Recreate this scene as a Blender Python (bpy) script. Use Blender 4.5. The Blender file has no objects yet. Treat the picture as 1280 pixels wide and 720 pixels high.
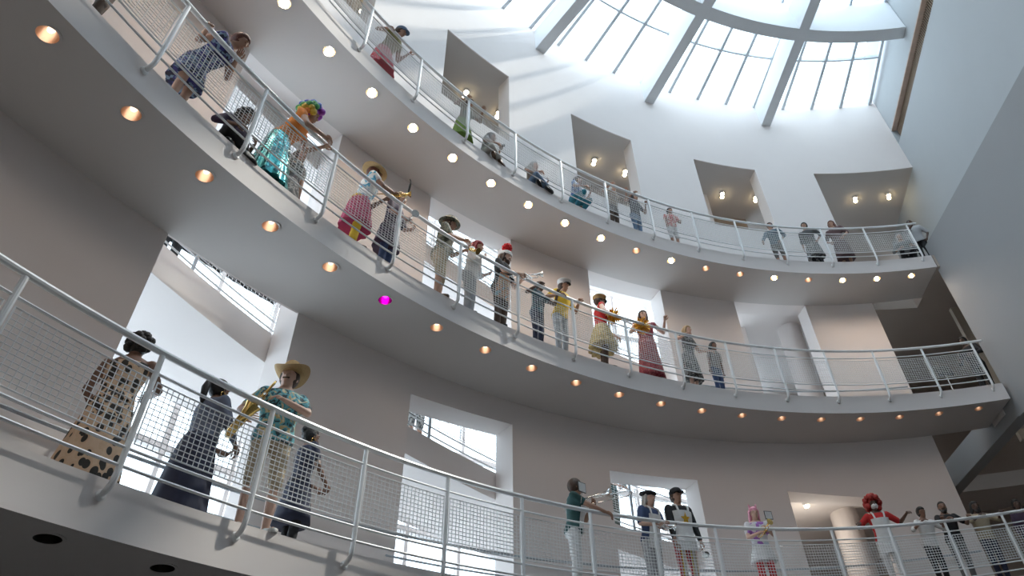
import bpy, bmesh, math, random
from mathutils import Vector, Matrix, Euler
random.seed(7)
PI = math.pi
sc = bpy.context.scene
C = sc.collection

# ------------------------------------------------------------------ camera
CX, CY, Z0 = 10.531, 0.912, 1.6          # axis of the round atrium, eye height
PIT, ROL = 0.787, -0.139
cam_d = bpy.data.cameras.new('camera')
cam_d.sensor_width = 36.0
cam_d.lens = 36.0 * 915.94 / 1280.0
cam_d.shift_x = (640 - 755.30) / 1280.0
cam_d.shift_y = (262.21 - 360) / 1280.0
cam_d.clip_end = 300
cam = bpy.data.objects.new('camera', cam_d)
C.objects.link(cam)
fwd = Vector((0, math.cos(PIT), math.sin(PIT)))
eu = Vector((0, -math.sin(PIT), math.cos(PIT)))
ex = Vector((1, 0, 0))
rt = ex * math.cos(ROL) + eu * math.sin(ROL)
up = -ex * math.sin(ROL) + eu * math.cos(ROL)
cam.matrix_world = Matrix(((rt.x, up.x, -fwd.x, 0), (rt.y, up.y, -fwd.y, 0), (rt.z, up.z, -fwd.z, Z0), (0, 0, 0, 1)))
sc.camera = cam

# ------------------------------------------------------------------ world, sun, exposure
w = bpy.data.worlds.new('world')
sc.world = w
w.use_nodes = True
bg = w.node_tree.nodes['Background']
bg.inputs['Color'].default_value = (0.76, 0.885, 1.0, 1)
bg.inputs['Strength'].default_value = 3.75
sun_d = bpy.data.lights.new('sun', 'SUN')
sun_d.energy = 3.9
sun_d.angle = math.radians(2.5)
sun_d.color = (1.0, 0.92, 0.82)
sun = bpy.data.objects.new('sun', sun_d)
C.objects.link(sun)
sun.rotation_euler = Vector((-0.53, -0.35, -0.77)).to_track_quat('-Z', 'Y').to_euler()
sun.location = (5, 5, 40)
sc.view_settings.view_transform = 'Standard'
sc.view_settings.look = 'None'
sc.view_settings.gamma = 1
sc.view_settings.use_curve_mapping = False
sc.view_settings.exposure = 0.34

# ------------------------------------------------------------------ materials
MATS = {}
def mat(name, col, rough=0.6, metal=0.0, noise=0.0, nscale=6.0, emit=None, estr=0.0, bump=0.0, spec=0.5, alpha=None):
    if name in MATS: return MATS[name]
    m = bpy.data.materials.new(name); m.use_nodes = True
    nt = m.node_tree; b = nt.nodes['Principled BSDF']
    b.inputs['Base Color'].default_value = (*col, 1)
    b.inputs['Roughness'].default_value = rough
    b.inputs['Metallic'].default_value = metal
    b.inputs['Specular IOR Level'].default_value = spec
    if noise or bump:
        tc = nt.nodes.new('ShaderNodeTexCoord'); nz = nt.nodes.new('ShaderNodeTexNoise')
        nz.inputs['Scale'].default_value = nscale; nz.inputs['Detail'].default_value = 4
        nt.links.new(tc.outputs['Object'], nz.inputs['Vector'])
        if noise:
            mx = nt.nodes.new('ShaderNodeMix'); mx.data_type = 'RGBA'
            mx.inputs[6].default_value = (*[c * (1 - noise) for c in col], 1)
            mx.inputs[7].default_value = (*[min(1, c * (1 + noise)) for c in col], 1)
            nt.links.new(nz.outputs['Fac'], mx.inputs[0]); nt.links.new(mx.outputs[2], b.inputs['Base Color'])
        if bump:
            bp = nt.nodes.new('ShaderNodeBump'); bp.inputs['Strength'].default_value = bump; bp.inputs['Distance'].default_value = 0.01
            nt.links.new(nz.outputs['Fac'], bp.inputs['Height']); nt.links.new(bp.outputs['Normal'], b.inputs['Normal'])
    if emit:
        b.inputs['Emission Color'].default_value = (*emit, 1)
        b.inputs['Emission Strength'].default_value = estr
    MATS[name] = m
    return m

M_WALL = mat('white_plaster', (0.78, 0.72, 0.695), 0.75, noise=0.025, nscale=1.3, bump=0.02)
M_DIMW = mat('dimmed_plaster', (0.31, 0.315, 0.32), 0.75, noise=0.025, nscale=1.3)  # wall colour darkened to carry the light falloff at the right edge
M_HALFDIMW = mat('half_dimmed_plaster', (0.43, 0.455, 0.47), 0.75, noise=0.025, nscale=1.3)  # wall colour dimmed by a smaller step for the same edge falloff
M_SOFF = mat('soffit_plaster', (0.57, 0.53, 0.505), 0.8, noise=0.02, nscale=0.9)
M_RAIL = mat('white_enamel', (0.90, 0.90, 0.90), 0.28, noise=0.02)
M_WIRE = mat('wire_white', (0.92, 0.92, 0.92), 0.35, noise=0.02)
M_FLOOR = mat('ramp_terrazzo', (0.36, 0.35, 0.34), 0.5, noise=0.15, nscale=40)
M_GROUND = mat('dark_granite', (0.10, 0.095, 0.09), 0.4, noise=0.2, nscale=25)
M_BEAM = mat('beam_paint', (0.74, 0.76, 0.78), 0.6, noise=0.02)
M_MULL = mat('mullion_grey', (0.42, 0.46, 0.50), 0.45, noise=0.03)
M_SHADETAN = mat('shaded_tan', (0.07, 0.055, 0.047), 0.8, noise=0.05, nscale=1.2)  # gallery tan darkened, the lower hall's shade is put into the colour
M_BROWN = mat('gallery_tan', (0.36, 0.295, 0.25), 0.8, noise=0.05, nscale=1.2)
M_TANP = mat('tan_plaster', (0.42, 0.35, 0.30), 0.8, noise=0.04, nscale=1.2)
M_TAN = mat('cedar_lining', (0.66, 0.50, 0.40), 0.6, noise=0.2, nscale=8)
M_GRILLE = mat('bronze_grille', (0.34, 0.25, 0.18), 0.5, 0.3, noise=0.1)
M_DARKREF = mat('dark_reflector', (0.10, 0.085, 0.075), 0.35, 1.0, noise=0.05)
M_COPPER = mat('copper_reflector', (0.86, 0.66, 0.53), 0.3, 1.0, noise=0.08, nscale=60)
M_SILVERREF = mat('gold_reflector', (0.95, 0.80, 0.62), 0.2, 1.0, noise=0.05, nscale=60)
M_BLACK = mat('black_matte', (0.02, 0.02, 0.02), 0.6, noise=0.1)
M_BULB_W = mat('bulb_white', (1, 0.9, 0.75), 0.5, emit=(1.0, 0.84, 0.62), estr=70, noise=0.01)
M_BULB_C = mat('bulb_copper', (1, 0.7, 0.5), 0.5, emit=(1.0, 0.80, 0.62), estr=1.5, noise=0.01)
M_BULB_M = mat('bulb_magenta', (0.9, 0.1, 0.8), 0.5, emit=(0.9, 0.02, 0.75), estr=3, noise=0.01)
M_BULB_OFF = mat('bulb_off', (0.08, 0.08, 0.08), 0.3, noise=0.01)
M_MAGREF = mat('magenta_reflector', (0.75, 0.03, 0.6), 0.25, 1.0, noise=0.05)

def glass_mat():
    m = bpy.data.materials.new('clear_glazing'); m.use_nodes = True
    nt = m.node_tree; nt.nodes.clear()
    o = nt.nodes.new('ShaderNodeOutputMaterial'); mx = nt.nodes.new('ShaderNodeMixShader')
    t = nt.nodes.new('ShaderNodeBsdfTransparent'); t.inputs[0].default_value = (0.93, 0.96, 0.97, 1)
    g = nt.nodes.new('ShaderNodeBsdfGlossy'); g.inputs['Roughness'].default_value = 0.03
    mx.inputs[0].default_value = 0.06
    nt.links.new(t.outputs[0], mx.inputs[1]); nt.links.new(g.outputs[0], mx.inputs[2])
    nt.links.new(mx.outputs[0], o.inputs[0])
    return m
M_GLASS = glass_mat()

# ------------------------------------------------------------------ mesh helpers
def pt(th, r, z): return Vector((CX + r * math.sin(th), CY + r * math.cos(th), z))

def finish(bm, name, m, smooth=True, angle=35):
    me = bpy.data.meshes.new(name)
    bmesh.ops.recalc_face_normals(bm, faces=bm.faces)
    bm.to_mesh(me); bm.free()
    for x in (m if isinstance(m, (list, tuple)) else [m]): me.materials.append(x)
    if smooth:
        me.polygons.foreach_set('use_smooth', [True] * len(me.polygons))
        me.set_sharp_from_angle(angle=math.radians(angle))
    return me

def add(name, me, parent=None, loc=None, rotz=0.0, label=None, cat=None, group=None, kind=None):
    o = bpy.data.objects.new(name, me); C.objects.link(o)
    if loc is not None: o.location = loc
    o.rotation_euler = (0, 0, rotz)
    if parent is not None:
        o.parent = parent
        o.matrix_parent_inverse = Matrix.LocRotScale(parent.location, parent.rotation_euler, parent.scale).inverted()
    if label: o['label'] = label
    if cat: o['category'] = cat
    if group: o['group'] = group
    if kind: o['kind'] = kind
    return o

def empty(name, loc, label, cat, group=None, kind=None, rotz=0.0):
    o = add(name, None, None, loc, rotz, label, cat, group, kind)
    o.empty_display_size = 0.2
    return o

def quad(bm, a, b, c, d): bm.faces.new((a, b, c, d))

def box(bm, x0, x1, y0, y1, z0, z1, M=None):
    vs = [Vector((x, y, z)) for z in (z0, z1) for x, y in ((x0, y0), (x1, y0), (x1, y1), (x0, y1))]
    if M: vs = [M @ v for v in vs]
    v = [bm.verts.new(p) for p in vs]
    for f in ((3, 2, 1, 0), (4, 5, 6, 7), (0, 1, 5, 4), (1, 2, 6, 5), (2, 3, 7, 6), (3, 0, 4, 7)):
        bm.faces.new([v[i] for i in f])

def sector(bm, t0, t1, r0, r1, zb, zt, step=0.0167, local=False):
    """closed ring sector, zb/zt numbers or functions of theta"""
    fb = zb if callable(zb) else (lambda t: zb)
    ft = zt if callable(zt) else (lambda t: zt)
    n = max(1, int(math.ceil(abs(t1 - t0) / step)))
    prev = None
    P = (lambda t, r, z: Vector((r * math.sin(t), r * math.cos(t), z))) if local else pt
    for i in range(n + 1):
        t = t0 + (t1 - t0) * i / n
        cur = [bm.verts.new(P(t, r0, fb(t))), bm.verts.new(P(t, r1, fb(t))), bm.verts.new(P(t, r1, ft(t))), bm.verts.new(P(t, r0, ft(t)))]
        if prev is None: bm.faces.new(cur)
        else:
            for k in range(4): quad(bm, prev[k], prev[(k + 1) % 4], cur[(k + 1) % 4], cur[k])
        prev = cur
    bm.faces.new(prev[::-1])

def tube(bm, pts, rad, seg=8, cap=True):
    pts = [Vector(p) for p in pts]
    rads = rad if isinstance(rad, (list, tuple)) else [rad] * len(pts)
    prev = None; ref = None
    for i, p in enumerate(pts):
        if i == 0: d = pts[1] - p
        elif i == len(pts) - 1: d = p - pts[i - 1]
        else: d = (pts[i + 1] - p).normalized() + (p - pts[i - 1]).normalized()
        d.normalize()
        if ref is None: ref = Vector((0, 0, 1)) if abs(d.z) < 0.9 else Vector((1, 0, 0))
        a = d.cross(ref).normalized(); b = a.cross(d).normalized(); ref = b
        cur = [bm.verts.new(p + (a * math.cos(2 * PI * k / seg) + b * math.sin(2 * PI * k / seg)) * rads[i]) for k in range(seg)]
        if prev:
            for k in range(seg): quad(bm, prev[k], prev[(k + 1) % seg], cur[(k + 1) % seg], cur[k])
        elif cap: bm.faces.new(cur[::-1])
        prev = cur
    if cap: bm.faces.new(prev)

def lathe(bm, prof, seg=20, M=None):
    """profile of (r, z), revolved about z"""
    prev = None
    for r, z in prof:
        if r < 1e-5:
            v = Vector((0, 0, z)); cur = [bm.verts.new(M @ v if M else v)]
        else:
            cur = []
            for k in range(seg):
                v = Vector((r * math.cos(2 * PI * k / seg), r * math.sin(2 * PI * k / seg), z))
                cur.append(bm.verts.new(M @ v if M else v))
        if prev:
            for k in range(seg):
                a = prev[k % len(prev)]; b = prev[(k + 1) % len(prev)]; c = cur[(k + 1) % len(cur)]; d = cur[k % len(cur)]
                vs = []
                for q in (a, b, c, d):
                    if q not in vs: vs.append(q)
                if len(vs) > 2:
                    try: bm.faces.new(vs)
                    except ValueError: pass
        prev = cur

# ------------------------------------------------------------------ the atrium's measures
R, R2 = 15.352, 16.71                      # ramp edge, curved inner wall
RT = 0.47                                  # thickness of that wall
RR = 15.253                                # railing
SL = 1.25                                  # ramp rise per radian
ZR = {1: 5.768 + Z0, 2: 9.857 + Z0, 3: 13.951 + Z0}
def F(L, t): return ZR[L] - 1.15 + SL * t  # ramp floor
TK = 0.42
def S(L, t): return F(L, t) - TK           # ramp soffit
DP = 0.0889                                # post spacing
PHI = 0.2661                               # wall bay
OPEN = [(-1.5225, -1.3925), (-1.2575, -1.1285), (-0.9935, -0.8625), (-0.7285, -0.598), (-0.4620, -0.3290)]
TL, TE = -1.95, 0.10
ZG = 21.25 + Z0                            # skylight glass
ZBM = 20.17 + Z0                           # underside of roof beams
ZO3 = 17.66 + Z0                           # head of top openings
ZO1 = [None, None, (6.54, 6.76), (6.42, 6.60), (6.59, 6.53)]   # heads of lower openings
TEND = {1: 0.06, 2: -0.1115, 3: -0.1115}
TW = -0.2035                               # where the curved wall ends in the two lower storeys

# curved wall --------------------------------------------------------------
bm = bmesh.new()
edges = [TL] + [e for o in OPEN for e in o] + [TW]
for i in range(0, len(edges), 2):
    sector(bm, edges[i], edges[i + 1], R2, R2 + RT, 0.0, ZG)
for i, (a, b) in enumerate(OPEN):
    if i == 0: head = lambda t: F(1, t)
    elif i == 1: head = lambda t: S(2, t)
    else:
        za, zb_ = ZO1[i]; head = lambda t: Z0 + za + (zb_ - za) * (t - a) / (b - a)
    sector(bm, a, b, R2, R2 + RT, 0.0, lambda t: F(1, t))
    sector(bm, a, b, R2, R2 + (0.03 if i == 1 else RT), head, lambda t: F(2, t))
    sector(bm, a, b, R2, R2 + RT, lambda t: S(3, t), 14.75 + Z0 if i != 3 else 14.45 + Z0)
    sector(bm, a, b, R2, R2 + 0.03, ZO3, ZG)
sector(bm, TW, 0.004, R2, R2 + 0.03, ZO3, ZG)
add('wall_curved', finish(bm, 'wall_curved', M_WALL), label='tall white curved inner wall with rows of square openings', cat='wall', kind='structure')

# ramps -------------------------------------------------------------------
LT0, LTS = -1.3587, 0.06675
lights = {1: [LT0 + LTS * k for k in range(-2, 20)], 2: [LT0 + LTS * k for k in range(-2, 19)], 3: [LT0 + 0.0715 + 0.0666 * (k - 0) for k in range(-1, 18)]}
RL = 15.62
for L in (1, 2, 3):
    bm = bmesh.new()
    sector(bm, TL, TEND[L], R, R2 + 0.004, lambda t: S(L, t), lambda t: F(L, t), step=0.0222)
    bm.faces.ensure_lookup_table()
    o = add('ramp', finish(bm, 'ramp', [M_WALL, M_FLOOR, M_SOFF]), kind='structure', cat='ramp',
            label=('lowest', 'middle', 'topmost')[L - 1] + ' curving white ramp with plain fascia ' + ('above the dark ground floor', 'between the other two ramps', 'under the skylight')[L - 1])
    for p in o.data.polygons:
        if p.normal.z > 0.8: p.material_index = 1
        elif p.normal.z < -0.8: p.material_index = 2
    bc = bmesh.new()
    for t in lights[L]:
        if t > TEND[L] - 0.02: continue
        lathe(bc, [(0, -0.2), (0.105, -0.2), (0.105, 0.16), (0, 0.16)], 20, Matrix.Translation(pt(t, RL, S(L, t))))
    cut = add('cutter', finish(bc, 'cutter', M_SOFF, False))
    md = o.modifiers.new('holes', 'BOOLEAN'); md.object = cut; md.operation = 'DIFFERENCE'; md.solver = 'EXACT'
    dg = bpy.context.evaluated_depsgraph_get()
    me = bpy.data.meshes.new_from_object(o.evaluated_get(dg)); o.modifiers.clear(); o.data = me
    bpy.data.objects.remove(cut)

# downlights ----------------------------------------------------------------
bm = bmesh.new(); lathe(bm, [(0.122, -0.001), (0.122, -0.006), (0.098, -0.006), (0.098, -0.001)], 24); m_ring = finish(bm, 'trim_ring', M_SOFF)
bm = bmesh.new(); lathe(bm, [(0.097, -0.002), (0.092, 0.05), (0.075, 0.105), (0.045, 0.14), (0.0, 0.15)], 24); m_ref = {}
base = finish(bm, 'reflector', M_COPPER)
def ref_mesh(m):
    c = base.copy(); c.materials.clear(); c.materials.append(m); return c
bm = bmesh.new(); lathe(bm, [(0.0, 0.045), (0.028, 0.055), (0.036, 0.08), (0.03, 0.11), (0.018, 0.13), (0.018, 0.145), (0, 0.145)], 14)
bbase = finish(bm, 'bulb', M_BULB_W)
def bulb_mesh(m):
    c = bbase.copy(); c.materials.clear(); c.materials.append(m); return c
refs = {k: ref_mesh(m) for k, m in (('copper', M_COPPER), ('gold', M_SILVERREF), ('magenta', M_MAGREF), ('dark', M_DARKREF))}
bulbs = {k: bulb_mesh(m) for k, m in (('w', M_BULB_W), ('c', M_BULB_C), ('m', M_BULB_M), ('off', M_BULB_OFF))}
def spot(watts):
    d = bpy.data.lights.new('lamp_beam', 'SPOT'); d.energy = watts; d.color = (1.0, 0.83, 0.69); d.spot_size = math.radians(150); d.spot_blend = 1.0; d.shadow_soft_size = 0.05
    return d
SPOTS = {'w': spot(38), 'c': spot(8)}
def downlight(loc, ref, bulb, label, group):
    e = empty('downlight', loc, label, 'ceiling light', group)
    add('trim_ring', m_ring, e, loc); add('reflector', refs[ref], e, loc); add('bulb', bulbs[bulb], e, loc)
    if bulb in SPOTS: add('lamp_beam', SPOTS[bulb], e, loc + Vector((0, 0, -0.012)))
DIM3 = {9, 11, 12, 14}
for L in (1, 2, 3):
    for i, t in enumerate(lights[L]):
        if t > TEND[L] - 0.02 or t < -1.46: continue
        loc = pt(t, RL, S(L, t))
        if L == 2 and abs(t + 1.0917) < 0.02: downlight(loc, 'magenta', 'm', 'magenta glowing downlight in the middle ramp soffit', 'magenta downlight')
        elif L == 2: downlight(loc, 'copper', 'c', 'copper lined downlight set in the middle ramp soffit', 'copper downlights under the middle ramp')
        elif L == 1: downlight(loc, 'dark', 'off', 'unlit dark downlight set in the lowest ramp soffit', 'unlit downlights under the lowest ramp')
        else:
            if i - 1 in DIM3: downlight(loc, 'copper', 'c', 'dim copper downlight set in the topmost ramp soffit', 'dim downlights under the topmost ramp')
            else: downlight(loc, 'gold', 'w', 'bright white downlight set in the topmost ramp soffit', 'bright downlights under the topmost ramp')

# railings ------------------------------------------------------------------
def helix(t0, t1, r, z, n, sl=SL): return [(r * math.sin(t0 + (t1 - t0) * i / n), r * math.cos(t0 + (t1 - t0) * i / n), z + sl * (t0 + (t1 - t0) * i / n)) for i in range(n + 1)]
H0 = 1.15
def strip(bm, pts, rx, rz=None):
    rz = rz or rx
    prev = None
    for i, p in enumerate(pts):
        p = Vector(p); q = Vector(pts[min(i + 1, len(pts) - 1)]) - Vector(pts[max(i - 1, 0)])
        q.normalize()
        u = Vector((0, 0, 1)) if abs(q.z) < 0.7 else Vector((p.x, p.y, 0)).normalized()
        a = q.cross(u).normalized(); b = a.cross(q)
        cur = [bm.verts.new(p + a * (s1 * rx) + b * (s2 * rz)) for s1, s2 in ((1, 0), (0, 1), (-1, 0), (0, -1))]
        if prev:
            for k in range(4): quad(bm, prev[k], prev[(k + 1) % 4], cur[(k + 1) % 4], cur[k])
        else: bm.faces.new(cur[::-1])
        prev = cur
    bm.faces.new(prev)

def panel_meshes(r, dp, sl, tag):
    g = 0.05 / r                       # gap beside the posts
    a0, a1 = g, dp - g
    zlo, zhi = 0.29, 0.87
    bm = bmesh.new()
    nv, nh = 21, 12
    for i in range(1, nv):
        a = a0 + (a1 - a0) * i / nv
        off = 0.0022 if i % 2 else -0.0022
        strip(bm, [((r + off) * math.sin(a), (r + off) * math.cos(a), z + sl * a) for z in (zlo, zhi)], 0.0050)
    for j in range(1, nh):
        z = zlo + (zhi - zlo) * j / nh
        off = -0.0022 if j % 2 else 0.0022
        strip(bm, helix(a0, a1, r + off, z, 4, sl), 0.0050)
    wire = finish(bm, 'wire_grid', M_WIRE, False)
    bm = bmesh.new()
    for z in (zlo, zhi): strip(bm, helix(a0, a1, r, z, 4, sl), 0.008)
    for a in (a0, a1): strip(bm, [(r * math.sin(a), r * math.cos(a), z + sl * a) for z in (zlo - 0.006, zhi + 0.006)], 0.008)
    return wire, finish(bm, 'panel_frame', M_RAIL, False)

wire_i, frame_i = panel_meshes(RR, DP, SL, 'inner')
bm = bmesh.new()
tube(bm, [(0, RR, H0 - 0.03), (0, RR, 0.02), (0, RR + 0.008, -0.05), (0, RR + 0.035, -0.10), (0, RR + 0.07, -0.125), (0, RR + 0.094, -0.135)], [0.027, 0.027, 0.027, 0.026, 0.026, 0.026], 10)
m_post = finish(bm, 'post', M_RAIL)
bm = bmesh.new()
lathe(bm, [(0, 0.03), (0.03, 0.03), (0.045, 0.018), (0.045, 0.0), (0, 0.0)], 14, Matrix.Translation((0, RR + 0.097, -0.137)) @ Matrix.Rotation(PI / 2, 4, 'X'))
m_flange = finish(bm, 'flange', M_RAIL)

def railing(L, label, t_first, t_last, zfun, r, dp, sl, wire, frame, name='railing', group='ramp railings', posts=None):
    root = empty(name, pt(t_first, r, zfun(t_first)), label, 'railing', group)
    n = int(round((t_last - t_first) / dp))
    ax = Vector((CX, CY, 0))
    for k in range(n + 1):
        t = t_first + dp * k
        loc = ax + Vector((0, 0, zfun(t)))
        p = add('post', m_post if r == RR else m_post_o, root, loc, -t)
        if r == RR: add('flange', m_flange, p, loc, -t)
        if k < n:
            q = add('mesh_panel', wire, root, loc, -t)
            add('panel_frame', frame, q, loc, -t)
    for nm, h, rad, seg in (('handrail', H0, 0.031, 10), ('upper_bar', 0.945, 0.0135, 6), ('lower_bar', 0.235, 0.0135, 6), ('bottom_bar', 0.085, 0.0135, 6)):
        bm = bmesh.new()
        ext = 0.02 if nm == 'handrail' else 0.0
        ta, tb = t_first - 0.0, t_last + ext
        nn = int(abs(tb - ta) / 0.02) + 1
        tube(bm, [pt(ta + (tb - ta) * i / nn, r, zfun(ta + (tb - ta) * i / nn) + h) for i in range(nn + 1)], rad, seg)
        o = add(nm, finish(bm, nm, M_RAIL), None)
        o.parent = root; o.matrix_parent_inverse = Matrix.Translation(-root.location)
    return root
T1 = -1.376
railing(1, 'white mesh railing along the lowest ramp', T1 - 3 * DP, T1 + 16 * DP, lambda t: F(1, t), RR, DP, SL, wire_i, frame_i)
railing(2, 'white mesh railing along the middle ramp', T1 - 3 * DP, T1 + 14 * DP, lambda t: F(2, t), RR, DP, SL, wire_i, frame_i)
railing(3, 'white mesh railing along the topmost ramp under the skylight', T1 - 1 * DP, T1 + 14 * DP, lambda t: F(3, t), RR, DP, SL, wire_i, frame_i)

# handrails on the inner wall, with guard bars across the openings -----------
for L in (1, 2):
    root = empty('wall_handrail', pt(-1.3, R2 - 0.07, F(L, -1.3) + 0.92), 'grey bar handrail on the curved wall behind the ' + ('lowest' if L == 1 else 'middle') + ' ramp', 'handrail', 'wall handrails')
    bm = bmesh.new()
    n = 90
    tube(bm, [pt(-1.6 + i * 1.39 / n, R2 - 0.07, F(L, -1.6 + i * 1.39 / n) + 0.92) for i in range(n + 1)], 0.02, 8)
    o = add('handrail', finish(bm, 'handrail', M_MULL), root)
    for a, b in OPEN[1:]:
        for h in (0.62, 0.32):
            bm = bmesh.new()
            tube(bm, [pt(a - 0.01 + (b - a + 0.02) * i / 8, R2 - 0.03, F(L, a + (b - a) * i / 8) + h) for i in range(9)], 0.014, 6)
            add('guard_bar', finish(bm, 'guard_bar', M_MULL), root)

# outer ramps behind the curved wall ------------------------------------------
RO, RX = R2 + RT + 0.02, 19.0
def FO(k, t): return max(6.05 + Z0 - 2.5 * (t + 0.86), F(1, -0.22) - 0.0) + 4.09 * k
for k in (0, 1, 2):
    bm = bmesh.new()
    sector(bm, -1.62, -0.40, RO, RX - 0.06, lambda t: FO(k, t) - 0.48, lambda t: FO(k, t), step=0.03)
    o = add('outer_ramp', finish(bm, 'outer_ramp', [M_WALL, M_FLOOR]), kind='structure', cat='ramp', label=('lower', 'upper', 'highest')[k] + ' outer ramp seen through the wall openings')
    for p in o.data.polygons:
        if p.normal.z > 0.8: p.material_index = 1
wire_o, frame_o = panel_meshes(RO + 0.03, DP, -2.5, 'outer')
bm = bmesh.new(); tube(bm, [(0, RO + 0.03, H0 - 0.03), (0, RO + 0.03, -0.02)], 0.026, 8); m_post_o = finish(bm, 'post', M_MULL)
for k in (0, 1):
    railing(k, 'mesh railing on the ' + ('lower' if k == 0 else 'upper') + ' outer ramp behind the wall openings', -1.30, -1.30 + 8 * DP, lambda t: FO(k, t), RO + 0.03, DP, -2.5, wire_o, frame_o, group='outer ramp railings')

# outer glazed wall ---------------------------------------------------------
def window(name, t0, t1, nb, zs, r, label):
    root = empty(name, pt((t0 + t1) / 2, r, zs[0]), label, 'window', None, 'structure')
    for i in range(nb + 1):
        t = t0 + (t1 - t0) * i / nb
        bm = bmesh.new(); sector(bm, t - 0.0018, t + 0.0018, r - 0.06, r + 0.06, zs[0], zs[-1], step=1)
        add('mullion', finish(bm, 'mullion', M_WALL, False), root)
    for z in zs:
        bm = bmesh.new(); sector(bm, t0, t1, r - 0.05, r + 0.05, z - 0.04, z + 0.04, step=0.03)
        add('transom', finish(bm, 'transom', M_WALL, False), root)
    for i in range(nb):
        for j in range(len(zs) - 1):
            bm = bmesh.new(); sector(bm, t0 + (t1 - t0) * i / nb + 0.0018, t0 + (t1 - t0) * (i + 1) / nb - 0.0018, r - 0.006, r + 0.006, zs[j] + 0.04, zs[j + 1] - 0.04, step=0.03)
            add('pane', finish(bm, 'pane', M_GLASS, False), root)
window('window_2', -1.60, -0.42, 20, [4.6, 5.5, 6.35, 7.2, 8.05, 8.9, 10.5], RX + 0.05, 'tall curved curtain window behind the lower openings')
window('window_3', -1.60, -0.42, 20, [10.5, 12.0, 13.4, 14.8, 16.3], RX + 0.05, 'tall curved curtain window behind the middle openings')

# upper corridor: flat grey ceiling with lights, solid outer wall --------------
bm = bmesh.new(); sector(bm, -1.75, 0.30, R2 + RT - 0.002, 22.0, ZO3, ZO3 + 0.25, step=0.05)
for a, b in OPEN[1:] + [(TW, 0.004)]: sector(bm, a, b, R2 + 0.032, R2 + RT - 0.003, ZO3, ZO3 + 0.25, step=0.05)
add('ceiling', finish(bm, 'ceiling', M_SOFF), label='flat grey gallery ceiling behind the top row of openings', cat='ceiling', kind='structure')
bm = bmesh.new(); sector(bm, -1.75, -0.30, RX + 0.0, RX + 0.25, 16.34, ZO3 + 0.25, step=0.05)
sector(bm, -1.75, -0.42, RX, RX + 0.25, 0.0, 4.5, step=0.05)
add('wall_outer', finish(bm, 'wall_outer', M_BROWN), label='tan outer wall closing the corridor behind the openings', cat='wall', kind='structure')
bm = bmesh.new(); lathe(bm, [(0, 0), (0.075, 0), (0.075, 0.05), (0.05, 0.06), (0, 0.06)], 16); m_can = finish(bm, 'can', M_RAIL)
bm = bmesh.new(); lathe(bm, [(0, -0.05), (0.05, -0.04), (0.065, -0.012), (0.06, 0.001), (0, 0.001)], 14); m_glow = finish(bm, 'lamp', mat('lamp_globe', (1, .9, .7), .5, emit=(1, .82, .5), estr=22, noise=0.01))
for t in (-1.162, -1.097, -0.896, -0.831, -0.635, -0.571, -0.370, -0.301, -0.098, -0.031):
    loc = pt(t, 17.95, ZO3 - 0.061)
    e = empty('ceiling_lamp', loc, 'small twin ceiling lamp in the grey ceiling behind the top openings', 'ceiling light', 'twin lamps in the top gallery ceiling')
    for dx in (-0.07, 0.07):
        l2 = pt(t + dx * 0.35 / 18, 17.95 + dx, ZO3 - 0.061)
        c = add('can', m_can, e, l2); add('lamp', m_glow, c, l2)

loc = pt(-0.395, 17.75, 8.45 - 0.061)
e = empty('ceiling_lamp', loc, 'lone small ceiling lamp in the hall behind the red curly wig', 'ceiling light')
c_ = add('can', m_can, e, loc); add('lamp', m_glow, c_, loc)
pl = bpy.data.lights.new('lamp_beam', 'POINT'); pl.energy = 18; pl.color = (1.0, 0.94, 0.84); pl.shadow_soft_size = 0.06
add('lamp_beam', pl, e, loc + Vector((0, 0, -0.75)))
# landing halls at the right end ----------------------------------------------
bm = bmesh.new()
sector(bm, -0.40, 0.45, R2 + 0.004, 22.0, F(1, -0.2) - 0.42, F(1, -0.2) - 0.001, step=0.05)
sector(bm, -0.40, TW, R2 + RT, 22.0, F(2, -0.2) - 0.42, F(2, -0.2) - 0.001, step=0.05)
sector(bm, TW, 0.45, 20.2, 22.0, F(2, -0.2) - 0.42, F(2, -0.2) - 0.001, step=0.05)
sector(bm, -0.11, 0.45, 15.9, R2, F(2, -0.2) - 0.42, F(2, -0.2) - 0.001, step=0.05)
add('floor', finish(bm, 'floor', M_SOFF), label='flat landing floors behind the right end of the ramps', cat='floor', kind='structure')
bm = bmesh.new(); sector(bm, TW + 0.002, 0.30, R2 + RT + 0.0, 22.0, F(3, -0.11) - 0.42, F(3, -0.11), step=0.05)
sector(bm, -0.11, 0.30, R, R2 + RT, F(3, -0.11) - 0.42, F(3, -0.11), step=0.05)
add('floor', finish(bm, 'floor', M_TANP), label='landing floor at the end of the topmost ramp', cat='floor', kind='structure')
bm = bmesh.new(); sector(bm, -0.30, 0.45, 21.8, 22.0, 4.0, ZO3, step=0.05); sector(bm, -0.475, -0.30, 21.8, 22.0, 4.0, 10.0, step=0.05); sector(bm, 0.44, 0.45, R2, 21.8, 4.0, 14.2, step=0.05)
add('wall_back', finish(bm, 'wall_back', M_BROWN), label='tan gallery wall far behind the landing halls', cat='wall', kind='structure')
w5 = empty('side_fill_window', pt(0.445, 19.0, 14.2), 'added unseen side window letting daylight into the top gallery', 'window', None, 'structure')  # added window, out of view, lets side daylight into the top gallery
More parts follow.
